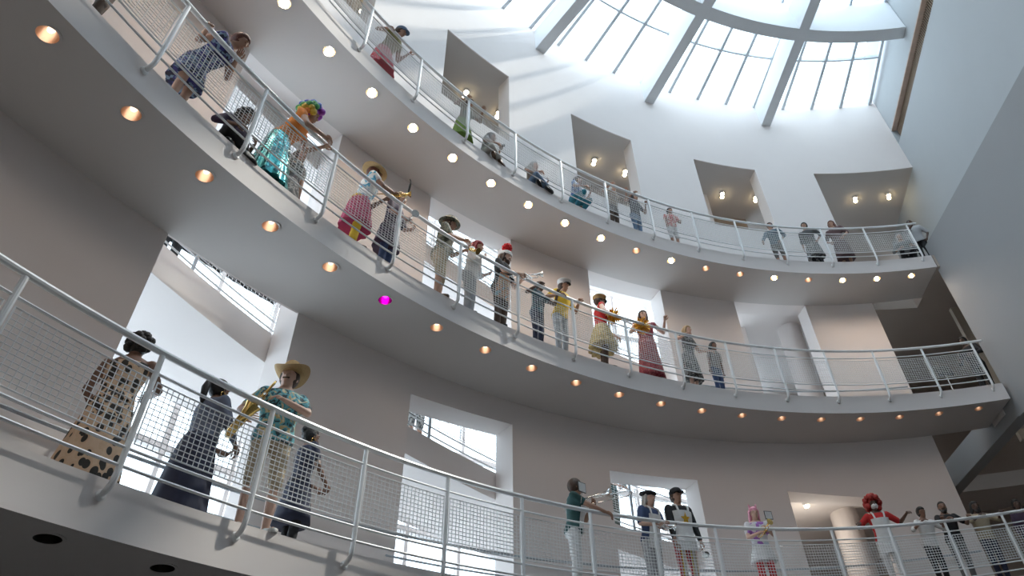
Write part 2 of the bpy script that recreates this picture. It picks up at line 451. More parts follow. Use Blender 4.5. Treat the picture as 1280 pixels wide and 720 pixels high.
for q in range(3):
    bm = bmesh.new(); sector(bm, 0.444, 0.4452, R2 + 0.1 + q * 1.68, R2 + 1.72 + q * 1.68, 14.25, ZO3 - 0.05, step=0.05); add('pane', finish(bm, 'pane', M_GLASS, False), w5)
    bm = bmesh.new(); sector(bm, 0.443, 0.446, R2 + 0.04 + q * 1.68, R2 + 0.1 + q * 1.68, 14.2, ZO3, step=0.05); add('mullion', finish(bm, 'mullion', M_WALL, False), w5)
window('fill_window', -0.395, -0.302, 3, [10.06, 11.3, 12.55, 13.8, 15.2, 16.6, 18.0, 19.2], 21.9, 'added window letting daylight in behind the round column of the middle ramp')  # added window, mostly hidden, lets daylight into the landing halls
bm = bmesh.new(); sector(bm, -0.405, -0.398, R2 + RT + 0.9, 22.0, 8.5, ZO3, step=0.05); sector(bm, -0.472, -0.465, R2 + RT + 0.01, 22.0, 4.0, 8.5, step=0.05)  # lower sector shifted to keep corridor window light out of the hall
add('wall_side', finish(bm, 'wall_side', M_WALL), label='white side wall between the corridor and the landing hall, lower part shifted to block window light', cat='wall', kind='structure')
bm = bmesh.new(); sector(bm, -0.47, TW - 0.0005, R2 + RT + 0.001, 22.0, 13.72, 13.85, step=0.05)
add('ceiling', finish(bm, 'ceiling', M_WALL), label='white landing hall ceiling behind the middle ramp', cat='ceiling', kind='structure')
bm = bmesh.new(); sector(bm, -0.47, TW - 0.0005, R2 + RT + 0.001, 22.0, 8.45, 8.6, step=0.05)
add('ceiling', finish(bm, 'ceiling', M_WALL), label='white landing hall ceiling behind the lowest ramp', cat='ceiling', kind='structure')
for L, tc, rr in ((1, -0.325, 18.25), (2, -0.3225, 18.0)):
    base_p = pt(tc, rr, F(L, -0.2)); top = 13.72 if L == 2 else 8.45
    e = empty('round_column', base_p, 'round white column in the landing hall behind the ' + ('lowest' if L == 1 else 'middle') + ' ramp', 'column', 'round columns')
    bm = bmesh.new(); lathe(bm, [(0, 0), (0.33, 0), (0.33, top - base_p.z), (0, top - base_p.z)], 28); add('shaft', finish(bm, 'shaft', M_WALL), e, base_p)
    bm = bmesh.new(); lathe(bm, [(0.331, 0.002), (0.36, 0.002), (0.36, 0.09), (0.331, 0.1)], 28); add('base_ring', finish(bm, 'base_ring', M_MULL), e, base_p)

bm = bmesh.new(); sector(bm, -0.050, -0.018, 17.3, 17.45, F(2, -0.2) - 0.42, 13.83, step=0.05)
add('trim_1', finish(bm, 'trim_1', mat('pale_panel', (0.52, 0.46, 0.38), 0.7, noise=0.04), False), label='pale beige panel standing in the landing hall at the middle ramp end', cat='panel', kind='structure')

# right hand walls --------------------------------------------------------------
bm = bmesh.new()                                    # tall wall behind, in line with the atrium axis
VZ0, VZ1 = 18.9 + Z0, 19.62 + Z0
XW = 10.60
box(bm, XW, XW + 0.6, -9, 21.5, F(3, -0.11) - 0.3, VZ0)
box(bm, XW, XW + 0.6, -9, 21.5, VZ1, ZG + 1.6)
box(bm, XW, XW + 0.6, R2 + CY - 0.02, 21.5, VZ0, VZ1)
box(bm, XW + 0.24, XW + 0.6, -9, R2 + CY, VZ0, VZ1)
add('wall_right', finish(bm, 'wall_right', M_HALFDIMW, False), label='tall flat bluish white wall, dimmed in its colour, at the end of the ramps', cat='wall', kind='structure')
e = empty('air_grille', (XW, 0, VZ0), 'long brown air grille slot high on the flat wall', 'grille')
bm = bmesh.new(); box(bm, XW + 0.004, XW + 0.235, -8.9, R2 + CY - 0.025, VZ1 - 0.035, VZ1 - 0.002); add('lining', finish(bm, 'lining', M_TAN, False), e)
bm = bmesh.new(); box(bm, XW + 0.20, XW + 0.235, -8.9, R2 + CY - 0.025, VZ0 + 0.002, VZ1 - 0.036); add('backing', finish(bm, 'backing', M_BLACK, False), e)
bm = bmesh.new(); box(bm, -0.012, 0.012, -0.016, 0.016, 0, VZ1 - VZ0 - 0.045); m_slat = finish(bm, 'slat', M_GRILLE, False)
for k in range(150):
    add('slat', m_slat, e, (XW + 0.18, 17.5 - 0.085 * k, VZ0 + 0.004))
# nearer wall block, whose edge the two upper ramps meet
az = math.radians(-80.5); D2 = Vector((math.cos(az), math.sin(az), 0)); N2 = Vector((-D2.y, D2.x, 0))
B2 = Vector((8.885, 16.33, 0))
Mw = Matrix(((D2.x, N2.x, 0, B2.x), (D2.y, N2.y, 0, B2.y), (0, 0, 1, 0), (0, 0, 0, 1)))
bm = bmesh.new()
box(bm, 0, 26, 0.0, 0.35, 7.75 + Z0, 13.13 + Z0, Mw)
box(bm, -4.6, 0, 0.0, 0.35, 7.78 + Z0, F(2, -0.2) - 0.002, Mw)
add('wall_block', finish(bm, 'wall_block', M_DIMW, False), label='flat wall with shade put into its colour, whose edge meets the upper ramps', cat='wall', kind='structure')
bm = bmesh.new()
box(bm, 0.0, 26, 0.35, 3.0, F(3, -0.11) - 0.42, F(3, -0.11), Mw)
box(bm, 0.0, 26, 0.35, 3.0, 7.75 + Z0, 8.1 + Z0, Mw)
add('floor', finish(bm, 'floor', M_SOFF, False), label='gallery floor slab behind the flat wall block', cat='floor', kind='structure')

# skylight ------------------------------------------------------------------------
sk = empty('window_1', pt(-0.8, 14.6, ZG), 'great round skylight of clear panes over the atrium', 'skylight', None, 'structure')
MP = 0.0668
mt = [-0.0075 - MP * k for k in range(29)]
RG0 = 13.2
bm = bmesh.new(); sector(bm, mt[1] + 0.002, mt[0] - 0.002, RG0 - 0.0, 14.6 - 0.04, ZG + 0.05, ZG + 0.062, 0.02, True)
def mesh_local(t0, t1, r0, r1, z0, z1, m, nm):
    bm = bmesh.new(); sector(bm, t0, t1, r0, r1, z0, z1, 0.03, True); return finish(bm, nm, m, False)
bm.free()
mp_in = mesh_local(-MP + 0.002, -0.002, RG0, 14.57, 0.05, 0.062, M_GLASS, 'pane')
mp_out = mesh_local(-MP + 0.002, -0.002, 14.63, R2, 0.05, 0.062, M_GLASS, 'pane')
M_SKM = mat('skylight_bar', (0.60, 0.64, 0.68), 0.45, noise=0.03)
mm = mesh_local(-0.0034, 0.0034, RG0, R2 + 0.02, -0.02, 0.13, M_SKM, 'mullion')
mtr = mesh_local(-MP, 0.0, 14.57, 14.63, -0.02, 0.12, M_SKM, 'transom')
ax = Vector((CX, CY, ZG))
for i, t in enumerate(mt):
    add('mullion', mm, sk, ax, -t)
    if i < len(mt) - 1:
        add('pane', mp_in, sk, ax, -t); add('pane', mp_out, sk, ax, -t); add('transom', mtr, sk, ax, -t)
# raised inner ring of panes
ZI = 21.78 + Z0
NI = 0.0955
mi_p1 = mesh_local(-NI + 0.004, -0.004, 10.4, 12.70, 0.05, 0.062, M_GLASS, 'pane')
mi_p2 = mesh_local(-NI + 0.004, -0.004, 7.0, 10.34, 0.05, 0.062, M_GLASS, 'pane')
mi_p3 = mesh_local(-NI + 0.004, -0.004, 0.6, 6.94, 0.05, 0.062, M_GLASS, 'pane')
mi_m = mesh_local(-0.0028, 0.0028, 0.6, 12.74, 0.0, 0.12, M_MULL, 'mullion')
mi_t = mesh_local(-NI, 0.0, 10.34, 10.4, 0.0, 0.12, M_MULL, 'transom')
mi_t2 = mesh_local(-NI, 0.0, 6.94, 7.0, 0.0, 0.12, M_MULL, 'transom')
axi = Vector((CX, CY, ZI))
for i in range(21):
    t = -0.001 - NI * i
    add('mullion', mi_m, sk, axi, -t)
    if i < 20:
        for me in (mi_p1, mi_p2, mi_p3): add('pane', me, sk, axi, -t)
        add('transom', mi_t, sk, axi, -t); add('transom', mi_t2, sk, axi, -t)
# roof beams
bm = bmesh.new(); sector(bm, -1.95, 0.004, 12.76, 13.20, ZBM, ZI + 0.13, step=0.02)
add('ring_beam', finish(bm, 'ring_beam', M_BEAM), label='curved white ring beam under the skylight', cat='beam', kind='structure')
for i, t in enumerate((-0.2645, -0.5345, -0.789, -1.055, -1.32, -1.585, -1.85)):
    Mx = Matrix.Translation((CX, CY, 0)) @ Matrix.Rotation(-t, 4, 'Z')
    bm = bmesh.new(); box(bm, -0.17, 0.17, 13.2, R2 + 0.01, ZBM, ZG - 0.001, Mx); box(bm, -0.17, 0.17, 0.4, 12.76, ZBM, ZG + 0.2, Mx)
    add('roof_beam', finish(bm, 'roof_beam', M_BEAM, False), label='straight radial white roof beam below the skylight panes', cat='beam', group='radial roof beams', kind='structure')
# roof slab round the skylight and the remaining shell (out of view)
bm = bmesh.new()
sector(bm, -1.95, 0.30, R2 + 0.03, 22.2, ZG, ZG + 0.4, step=0.05)
box(bm, -9, XW + 0.6, -9.5, -1.7, ZG, ZG + 0.4)
add('ceiling', finish(bm, 'ceiling', M_WALL), label='roof slab around the skylight', cat='ceiling', kind='structure')
bm = bmesh.new(); box(bm, -12, 16, -9.5, 24, -0.3, 0.0)
add('floor', finish(bm, 'floor', M_GROUND, False), label='dark stone ground floor of the atrium', cat='floor', kind='structure')
bm = bmesh.new(); box(bm, -8.6, XW + 0.6, -9.3, -9.0, 0, ZG + 0.4); box(bm, -8.6, -8.3, -9.0, -3.6, 0, ZG + 0.4)
add('wall_front', finish(bm, 'wall_front', mat('warm_stone', (0.34, 0.28, 0.24), 0.8, noise=0.1), False), label='warm stone wall across the atrium from the ramps', cat='wall', kind='structure')
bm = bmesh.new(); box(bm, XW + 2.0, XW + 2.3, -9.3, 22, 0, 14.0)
add('wall_gallery', finish(bm, 'wall_gallery', M_SHADETAN, False), label='tan wall deep under the flat wall block, shade put into its colour', cat='wall', kind='structure')

# ================================================================== people
def pmat(name, kind, cols, scale=10.0, rough=0.7, metal=0.0):
    """patterned cloth: spots, floral, stripes, checks"""
    if name in MATS: return MATS[name]
    m = bpy.data.materials.new(name); m.use_nodes = True
    nt = m.node_tree; b = nt.nodes['Principled BSDF']
    b.inputs['Roughness'].default_value = rough; b.inputs['Metallic'].default_value = metal
    tc = nt.nodes.new('ShaderNodeTexCoord'); mp = nt.nodes.new('ShaderNodeMapping')
    nt.links.new(tc.outputs['Object'], mp.inputs[0])
    rp = nt.nodes.new('ShaderNodeValToRGB'); rp.color_ramp.interpolation = 'CONSTANT'
    while len(rp.color_ramp.elements) < len(cols): rp.color_ramp.elements.new(0.5)
    if kind == 'spots':
        t = nt.nodes.new('ShaderNodeTexVoronoi'); t.inputs['Scale'].default_value = scale; out = t.outputs['Distance']; st = [0, 0.46, 0.66]
        mp.inputs['Scale'].default_value = (1.25, 1.25, 0.8)
    elif kind == 'floral':
        t = nt.nodes.new('ShaderNodeTexNoise'); t.inputs['Scale'].default_value = scale; t.inputs['Detail'].default_value = 1.5; t.inputs['Distortion'].default_value = 1.2; out = t.outputs['Fac']
        st = [0, 0.42, 0.5, 0.57, 0.64]
    elif kind == 'cells':
        t = nt.nodes.new('ShaderNodeTexVoronoi'); t.inputs['Scale'].default_value = scale
        sp = nt.nodes.new('ShaderNodeSeparateColor'); nt.links.new(t.outputs['Color'], sp.inputs[0]); out = sp.outputs[0]; st = [i / len(cols) for i in range(len(cols))]
    else:
        t = nt.nodes.new('ShaderNodeTexWave'); t.inputs['Scale'].default_value = scale; t.bands_direction = 'Z' if kind == 'hstripes' else 'X'; out = t.outputs['Fac']; st = [0, 0.5, 0.75]
    nt.links.new(mp.outputs[0], t.inputs['Vector'])
    for e, c, p in zip(rp.color_ramp.elements, cols, st): e.position = p; e.color = (*c, 1)
    nt.links.new(out, rp.inputs[0]); nt.links.new(rp.outputs[0], b.inputs['Base Color'])
    MATS[name] = m
    return m

def cloth(name, col, rough=0.8, metal=0.0): return mat('cloth_' + name, col, rough, metal, noise=0.14, nscale=22, bump=0.15)
SKIN = {k: mat('skin_' + k, c, 0.5, noise=0.06, nscale=14) for k, c in dict(fair=(0.60, 0.38, 0.29), tan=(0.42, 0.24, 0.165), brown=(0.22, 0.115, 0.075), dark=(0.105, 0.058, 0.042)).items()}
M_EYE = mat('eye_white', (0.75, 0.73, 0.7), 0.3, noise=0.01)
M_IRIS = mat('eye_dark', (0.03, 0.02, 0.015), 0.25, noise=0.01)
M_LIP = {k: mat('lips_' + k, c, 0.45, noise=0.03) for k, c in dict(fair=(0.5, 0.2, 0.18), tan=(0.34, 0.14, 0.12), brown=(0.2, 0.08, 0.07), dark=(0.1, 0.045, 0.04)).items()}
HAIRC = {k: mat('hair_' + k, c, 0.55, noise=0.3, nscale=60, bump=0.6) for k, c in dict(black=(0.012, 0.011, 0.011), brown=(0.06, 0.032, 0.02), auburn=(0.13, 0.04, 0.025), blond=(0.42, 0.28, 0.14), grey=(0.42, 0.4, 0.38), white=(0.62, 0.6, 0.56), red=(0.36, 0.02, 0.015), pink=(0.75, 0.32, 0.42), crimson=(0.26, 0.02, 0.03)).items()}

def xf(M, v): return (M @ Vector(v)) if M else Vector(v)

def capsule(bm, p0, r0, p1, r1, seg=10, fl=None):
    p0, p1 = Vector(p0), Vector(p1); d = p1 - p0
    L = d.length or 1e-4; d = d / L
    ref = Vector((0, 0, 1)) if abs(d.z) < 0.9 else Vector((0, 1, 0))
    a = d.cross(ref).normalized(); b = a.cross(d)
    rings = [(-math.cos(q) * r0, math.sin(q) * r0) for q in (0.35, 0.9, PI / 2)] + [(L - math.cos(q) * r1, math.sin(q) * r1) for q in (PI / 2, PI - 0.9, PI - 0.35)]
    prev = None
    for z, r in rings:
        cur = [bm.verts.new(p0 + d * z + (a * math.cos(2 * PI * k / seg) + b * math.sin(2 * PI * k / seg)) * r) for k in range(seg)]
        if prev:
            for k in range(seg): bm.faces.new((prev[k], prev[(k + 1) % seg], cur[(k + 1) % seg], cur[k]))
        else: bm.faces.new(cur[::-1])
        prev = cur
    bm.faces.new(prev)

def ellip(bm, c, rad, M=None, seg=14, rings=9, mi=0, fn=None):
    c = Vector(c); prev = None
    for j in range(rings + 1):
        ph = -PI / 2 + PI * j / rings
        if j in (0, rings): vs = [Vector((0, 0, math.sin(ph)))]
        else: vs = [Vector((math.cos(ph) * math.cos(2 * PI * k / seg), math.cos(ph) * math.sin(2 * PI * k / seg), math.sin(ph))) for k in range(seg)]
        cur = []
        for v in vs:
            q = c + Vector((v.x * rad[0], v.y * rad[1], v.z * rad[2]))
            if fn: q = fn(q, v)
            cur.append(bm.verts.new(xf(M, q)))
        if prev:
            for k in range(seg):
                a, b = prev[k % len(prev)], prev[(k + 1) % len(prev)]; cc, d = cur[(k + 1) % len(cur)], cur[k % len(cur)]
                vs2 = []
                for q in (a, b, cc, d):
                    if q not in vs2: vs2.append(q)
                f = bm.faces.new(vs2); f.material_index = mi; f.smooth = True
        prev = cur

def loft(bm, secs, M=None, seg=18, mi=0, cap=True, ripple=0.0, nr=11, a0=None, a1=None):
    """secs: (z, rx, ry, yoff)"""
    prev = None; full = a0 is None
    for i, s_ in enumerate(secs):
        z, rx, ry, yo = s_[:4]; xo = s_[4] if len(s_) > 4 else 0.0
        cur = []
        for k in range(seg if full else seg + 1):
            a = 2 * PI * k / seg if full else a0 + (a1 - a0) * k / seg
            f = 1 + ripple * (i / max(1, len(secs) - 1)) * math.sin(nr * a)
            cur.append(bm.verts.new(xf(M, (xo + rx * f * math.cos(a), yo + ry * f * math.sin(a), z))))
        if prev:
            for k in range(len(cur) if full else len(cur) - 1):
                f = bm.faces.new((prev[k], prev[(k + 1) % len(cur)], cur[(k + 1) % len(cur)], cur[k])); f.material_index = mi; f.smooth = True
        elif cap and full: bm.faces.new(cur[::-1]).material_index = mi
        prev = cur
    if cap and full: bm.faces.new(prev).material_index = mi

TORSO = [(0.84, 0.09, 0.08, 0.0), (0.88, 0.155, 0.115, -0.01), (0.95, 0.172, 0.125, -0.012), (1.03, 0.152, 0.108, 0.0), (1.11, 0.142, 0.102, 0.004), (1.22, 0.158, 0.115, 0.008), (1.32, 0.172, 0.122, 0.006), (1.40, 0.174, 0.108, -0.004), (1.45, 0.142, 0.086, -0.012), (1.485, 0.080, 0.066, -0.014), (1.53, 0.05, 0.052, -0.004)]
def torso(bm, M, infl=0.0, z0=0.8, z1=1.56, fat=1.0, mi=0):
    secs = []
    for z, rx, ry, yo in TORSO:
        if z < z0 - 1e-6 or z > z1 + 1e-6: continue
        f = fat if 0.84 < z < 1.42 else 1.0 + (fat - 1) * 0.3
        secs.append((z, rx * (1 + (f - 1) * 0.8) + infl, ry * f + infl, yo + (f - 1) * 0.06))
    loft(bm, secs, M, 20, mi)

def ik(a, c, l1, l2, pole):
    a, c = Vector(a), Vector(c); d = c - a; L = min(d.length, (l1 + l2) * 0.998); d.normalize(); c = a + d * L
    x = (l1 * l1 - l2 * l2 + L * L) / (2 * L); h = math.sqrt(max(0, l1 * l1 - x * x))
    p = Vector(pole); p = p - d * p.dot(d)
    if p.length < 1e-4: p = Vector((1, 0, 0)) - d * d.x
    return a + d * x + p.normalized() * h, c

def fingers(bm, wr, d, pn, side, curl, k, mi=0):
    d = Vector(d).normalized(); pn = Vector(pn); pn = (pn - d * pn.dot(d)).normalized(); ac = d.cross(pn).normalized()
    for j, (off, ln) in enumerate(((-0.031, 0.060), (-0.011, 0.074), (0.010, 0.070), (0.030, 0.056))):
        o = off if side > 0 else -off
        p = wr + d * (0.085 * k) + ac * (o * k); dd = d.copy(); pts = [p - d * 0.015 * k]; ps = p
        pts.append(ps)
        for q in range(3):
            a = curl * (0.8 + 0.25 * q); dd = (dd * math.cos(a) + pn * math.sin(a)); nn = (pn * math.cos(a) - d * 0).normalized()
            pn2 = (pn - dd * pn.dot(dd)); ps = ps + dd * (ln * k / 3 * 1.15); pts.append(ps)
            if pn2.length > 1e-3: pass
        tube(bm, pts, [0.0095 * k, 0.0095 * k, 0.009 * k, 0.008 * k, 0.006 * k], 6)
    s = 1 if side > 0 else -1
    p = wr + d * 0.03 * k - ac * (0.034 * k * s); t = (d * 0.75 - ac * s * 0.6 + pn * 0.25).normalized(); t2 = (d * 0.95 + pn * (0.3 + curl * 0.4)).normalized()
    tube(bm, [p, p + t * 0.035 * k, p + t * 0.035 * k + t2 * 0.03 * k, p + t * 0.035 * k + t2 * 0.052 * k], [0.0125 * k, 0.011 * k, 0.01 * k, 0.007 * k], 6)

PENDING = []
def blob(name, bm, mats, parent, voxel, extra=None, smooth=4, **kw):
    me = bpy.data.meshes.new(name)
    bmesh.ops.recalc_face_normals(bm, faces=bm.faces)
    bm.to_mesh(me); bm.free()
    for x in mats: me.materials.append(x)
    o = bpy.data.objects.new(name, me); C.objects.link(o)
    md = o.modifiers.new('r', 'REMESH'); md.mode = 'VOXEL'; md.voxel_size = voxel; md.use_smooth_shade = True
    if smooth: sm = o.modifiers.new('s', 'SMOOTH'); sm.iterations = smooth; sm.factor = 0.5
    PENDING.append((o, extra, mats))
    for k_, v in kw.items():
        if v is not None: o[k_] = v
    if parent is not None: o.parent = parent
    return o

def flush():
    bpy.context.view_layer.update()
    dg = bpy.context.evaluated_depsgraph_get()
    for o, extra, mats in PENDING:
        me = bpy.data.meshes.new_from_object(o.evaluated_get(dg))
        me.name = o.name
        if extra is not None:
            bm = bmesh.new(); bm.from_mesh(me)
            for f in bm.faces: f.material_index = 0
            tmp = bpy.data.meshes.new('t'); extra.to_mesh(tmp); extra.free(); bm.from_mesh(tmp); bpy.data.meshes.remove(tmp)
            for f in bm.faces: f.smooth = True
            bm.to_mesh(me); bm.free()
        me.materials.clear()
        for x in mats: me.materials.append(x)
        o.modifiers.clear(); o.data = me
    PENDING.clear()

def child(name, bm, m, parent, angle=60, label=None):
    o = bpy.data.objects.new(name, finish(bm, name, m, True, angle)); C.objects.link(o); o.parent = parent
    if label: o['label'] = label
    return o

PEOPLE = {}
def person(key, L, th, r, h, label, yaw=0, skin='tan', lean=0, twist=0, head=(0, 0), arms=('rail', 'rail'), legs='stand', spread=0.09,
           top=None, sleeve=0.55, bottom=None, skirt=None, shoe=None, hair=('short', 'brown'), hat=None, fat=1.0, vox=0.016, zoff=0.0, dress=False, extra=None, grp='people on the ramps', base=None, curl=None):
    k = h / 1.75
    fl = (F(L, th) if base is None else base) + zoff
    root_loc = pt(th, r, fl)
    phi = PI - th + math.radians(yaw)
    Wm = Matrix.Translation(root_loc) @ Matrix.Rotation(phi, 4, 'Z')
    Wi = Wm.inverted()
    K = Matrix.Scale(k, 4)
    hipz = 0.93
    drop = {'stand': 0.0, 'sit': -0.80, 'crouch': -0.48, 'kneel': -0.42}[legs]
    UP = K @ Matrix.Translation((0, 0, drop)) @ Matrix.Translation((0, 0, hipz)) @ Matrix.Rotation(math.radians(twist), 4, 'Z') @ Matrix.Rotation(-math.radians(lean), 4, 'X') @ Matrix.Translation((0, 0, -hipz))
    HD = UP @ Matrix.Translation((0, 0.004, 1.487)) @ Matrix.Rotation(math.radians(head[0]), 4, 'Z') @ Matrix.Rotation(-math.radians(head[1]), 4, 'X') @ Matrix.Rotation(math.radians(lean * 0.55), 4, 'X') @ Matrix.Scale(1.06, 4) @ Matrix.Translation((0, 0, -1.52))
    # legs
    J = {}
    for s in (-1, 1):
        if legs == 'stand':
            hp, kn, an, to = (s * 0.09, 0, 0.92), (s * (0.09 + spread) / 2 + s * 0.01, 0.02, 0.49), (s * spread, -0.01, 0.085), (s * (spread + 0.03), 0.14, 0.035)
        elif legs == 'sit':
            hp, kn, an, to = (s * 0.1, 0, 0.13), (s * 0.26, 0.26, 0.20), (s * -0.06, 0.30 + 0.05 * s, 0.08), (s * -0.16, 0.32 + 0.05 * s, 0.05)
        else:
            hp, kn, an, to = (s * 0.1, 0, 0.93 + drop), (s * 0.17, 0.34, 0.47), (s * 0.12, 0.03, 0.09), (s * 0.14, 0.18, 0.035)
        J[s] = [K @ Vector(v) for v in (hp, kn, an, to)]
    # arms
    A = {}
    drail = (r - RR)
    for s, spec in ((1, arms[0]), (-1, arms[1])):       # +1 = person's own right
        sh = UP @ Vector((s * 0.185, -0.005, 1.415))
        pole = Vector((s * 0.7, -0.5, -0.6)); pn = Vector((-s, 0, 0)); cu = 0.35
        if spec == 'rail': tw = th - s * 0.25 / RR; tg = Wi @ pt(tw, RR + 0.045, F(L, tw) + H0 + 0.048); pn = Vector((0, 0, -1)); cu = 0.55
        elif spec == 'down': tg = Vector((s * 0.27, 0.03, 0.78)) * k + Vector((0, 0, drop * k)); pn = Vector((-s, 0, 0))
        elif isinstance(spec, (tuple, list)):
            tg = Vector(spec[:3]) * k
            if len(spec) > 3: pn = Vector(spec[3])
            if len(spec) > 4: pole = Vector(spec[4])
            cu = 0.6
        if curl is not None: cu = curl
        el, wr = ik(sh, tg, 0.285 * k, 0.265 * k, pole)
        A[s] = (sh, el, wr, (wr - el).normalized(), pn, cu)
    # body
    bm = bmesh.new()
    torso(bm, UP, 0.0, fat=fat)
    capsule(bm, UP @ Vector((0, -0.012, 1.46)), 0.060 * k, HD @ Vector((0, 0.0, 1.57)), 0.054 * k)
    ellip(bm, (0, -0.005, 1.655), (0.076, 0.096, 0.098), HD)
    ellip(bm, (0, 0.022, 1.60), (0.058, 0.070, 0.080), HD)
    capsule(bm, HD @ Vector((0, 0.088, 1.655)), 0.010 * k, HD @ Vector((0, 0.108, 1.618)), 0.017 * k, 8)
    ellip(bm, (0, 0.070, 1.552), (0.026, 0.022, 0.02), HD)
    ellip(bm, (0, 0.082, 1.58), (0.026, 0.014, 0.012), HD)
    for s in (-1, 1):
        ellip(bm, (s * 0.078, -0.005, 1.632), (0.013, 0.022, 0.032), HD)
        ellip(bm, (s * 0.036, 0.078, 1.672), (0.03, 0.016, 0.010), HD)
        hp, kn, an, to = J[s]
        capsule(bm, hp, 0.088 * k, kn, 0.056 * k); ca = kn.lerp(an, 0.32); capsule(bm, kn, 0.052 * k, ca + (ca - to).normalized() * 0.006, 0.054 * k); capsule(bm, ca, 0.054 * k, an, 0.037 * k)
        capsule(bm, an + (an - to).normalized() * 0.02 + Vector((0, 0, -0.045 * k)), 0.036 * k, to, 0.03 * k)
        sh, el, wr, d, pn, cu = A[s]
        capsule(bm, sh, 0.056 * k, el, 0.041 * k); fm = el.lerp(wr, 0.3); capsule(bm, el, 0.038 * k, fm, 0.039 * k); capsule(bm, fm, 0.039 * k, wr, 0.027 * k)
        pnn = (pn - d * pn.dot(d)).normalized(); ac = d.cross(pnn)
        for o_ in (-0.022, 0, 0.022): capsule(bm, wr + d * 0.012 * k + ac * o_ * 0.6 * k, 0.017 * k, wr + d * 0.082 * k + ac * o_ * 1.1 * k, 0.0155 * k, 8)
    ex_ = bmesh.new()
    for s in (-1, 1):
        ellip(ex_, (s * 0.031, 0.0805, 1.650), (0.0145, 0.0100, 0.0085), HD, 8, 6, 1)
        ellip(ex_, (s * 0.031, 0.0885, 1.650), (0.0065, 0.0050, 0.0068), HD, 8, 6, 2)
        ellip(ex_, (s * 0.033, 0.0880, 1.6755), (0.022, 0.008, 0.0045), HD, 8, 4, 2)
    ellip(ex_, (0, 0.0935, 1.5845), (0.024, 0.008, 0.0052), HD, 10, 4, 3)
    ellip(ex_, (0, 0.0925, 1.5755), (0.020, 0.009, 0.0062), HD, 10, 4, 3)
    for s in (-1, 1):
        sh, el, wr, d, pn, cu = A[s]; fingers(ex_, wr, d, pn, s, cu, k)
    body = blob('person', bm, [SKIN[skin], M_EYE, M_IRIS, M_LIP[skin]], None, vox, ex_, 3, label=label, category='person', group=grp)
    body.matrix_world = Wm
    # clothing
    if top is not None:
        bm = bmesh.new(); torso(bm, UP, 0.016 * k, 0.95 if skirt is not None or dress else 0.87, 1.46 if sleeve > 0.15 else 1.41, fat)
        for s in (-1, 1):
            sh, el, wr, d, pn, cu = A[s]
            if sleeve > 0:
                e1 = sh.lerp(el, min(1, sleeve * 1.0) if sleeve < 1 else 1)
                capsule(bm, sh, 0.068 * k, e1, (0.066 - 0.010 * min(1, sleeve)) * k)
                if sleeve >= 1: capsule(bm, el, 0.056 * k, el.lerp(wr, min(0.95, sleeve - 1)), 0.042 * k)
        ex2 = None
        if dress and skirt:
            ex2 = bmesh.new(); zb, rb, rip = skirt[1:4]
            wz = UP @ Vector((0, 0, 1.0))
            secs = [(1.0 - (1.0 - zb) * q, 0.168 + (rb - 0.168) * (q ** 0.8), 0.128 + (rb * 0.85 - 0.128) * (q ** 0.8), 0.0) for q in (0, .12, .25, .4, .55, .7, .85, 1)]
            loft(ex2, [(z + drop, a * fat ** 0.7, b * fat ** 0.7, y) for z, a, b, y in secs], K, 44, 0, True, rip, 11)
        blob('dress' if dress else 'top', bm, [top], body, max(vox, 0.014) + 0.003, ex2, 3)
    if bottom is not None:
        bt, ln = bottom
        bm = bmesh.new(); torso(bm, UP if legs != 'stand' else K @ Matrix.Rotation(math.radians(twist), 4, 'Z'), 0.012 * k, 0.84, 1.03, fat)
        for s in (-1, 1):
            hp, kn, an, to = J[s]
            capsule(bm, hp, 0.100 * k, kn if ln > 0.5 else hp.lerp(kn, ln * 2), (0.070 if ln > .5 else 0.088) * k)
            if ln > 0.5: capsule(bm, kn, 0.068 * k, kn.lerp(an, min(0.98, (ln - 0.5) * 2)), 0.056 * k)
        blob('trousers' if ln > 0.75 else 'shorts', bm, [bt], body, max(vox, 0.014) + 0.003, None, 3)
    if skirt is not None and not dress:
        bm = bmesh.new(); m_, zb, rb, rip = skirt
        secs = [(1.02 - (1.02 - zb) * q, 0.160 + (rb - 0.160) * (q ** 0.7), 0.122 + (rb * 0.88 - 0.122) * (q ** 0.7), 0.0) for q in (0, .1, .22, .35, .5, .65, .8, .92, 1)]
        loft(bm, [(z + drop, a * fat ** 0.7, b * fat ** 0.7, y) for z, a, b, y in secs], K, 48, 0, True, rip, 12); child('skirt', bm, m_, body)
    if shoe is not None:
        for s in (-1, 1):
            hp, kn, an, to = J[s]; d = (to - an); d.z = 0; d.normalize(); ac = Vector((-d.y, d.x, 0))
            z0 = an.z - 0.083 * k
            bm = bmesh.new(); prev = None
            for y, wd, hh in ((-0.055, 0.026, 0.075), (-0.045, 0.036, 0.10), (0.0, 0.039, 0.105), (0.05, 0.041, 0.085), (0.11, 0.046, 0.062), (0.16, 0.044, 0.05), (0.20, 0.03, 0.038), (0.21, 0.014, 0.028)):
                c = an + d * y * k; c.z = z0; cur = []
                for q in range(10):
                    a = 2 * PI * q / 10; x = math.cos(a) * wd * 1.05; zz = max(0.0, 0.5 + 0.5 * math.sin(a)) * hh
                    if math.sin(a) < -0.5: zz = 0.0
                    cur.append(bm.verts.new(c + ac * x * k + Vector((0, 0, zz * k))))
                if prev:
                    for q in range(10): bm.faces.new((prev[q], prev[(q + 1) % 10], cur[(q + 1) % 10], cur[q]))
                else: bm.faces.new(cur[::-1])
                prev = cur
            bm.faces.new(prev); child('shoe', bm, shoe, body)
    if hair is not None: make_hair(hair, HD, UP, k, body, vox)
    if hat is not None: make_hat(hat, HD, body)
    info = dict(W=Wm, K=K, k=k, HD=HD, UP=UP, A=A, body=body, J=J)
    if extra: extra(info)
    PEOPLE[key] = info
    return info

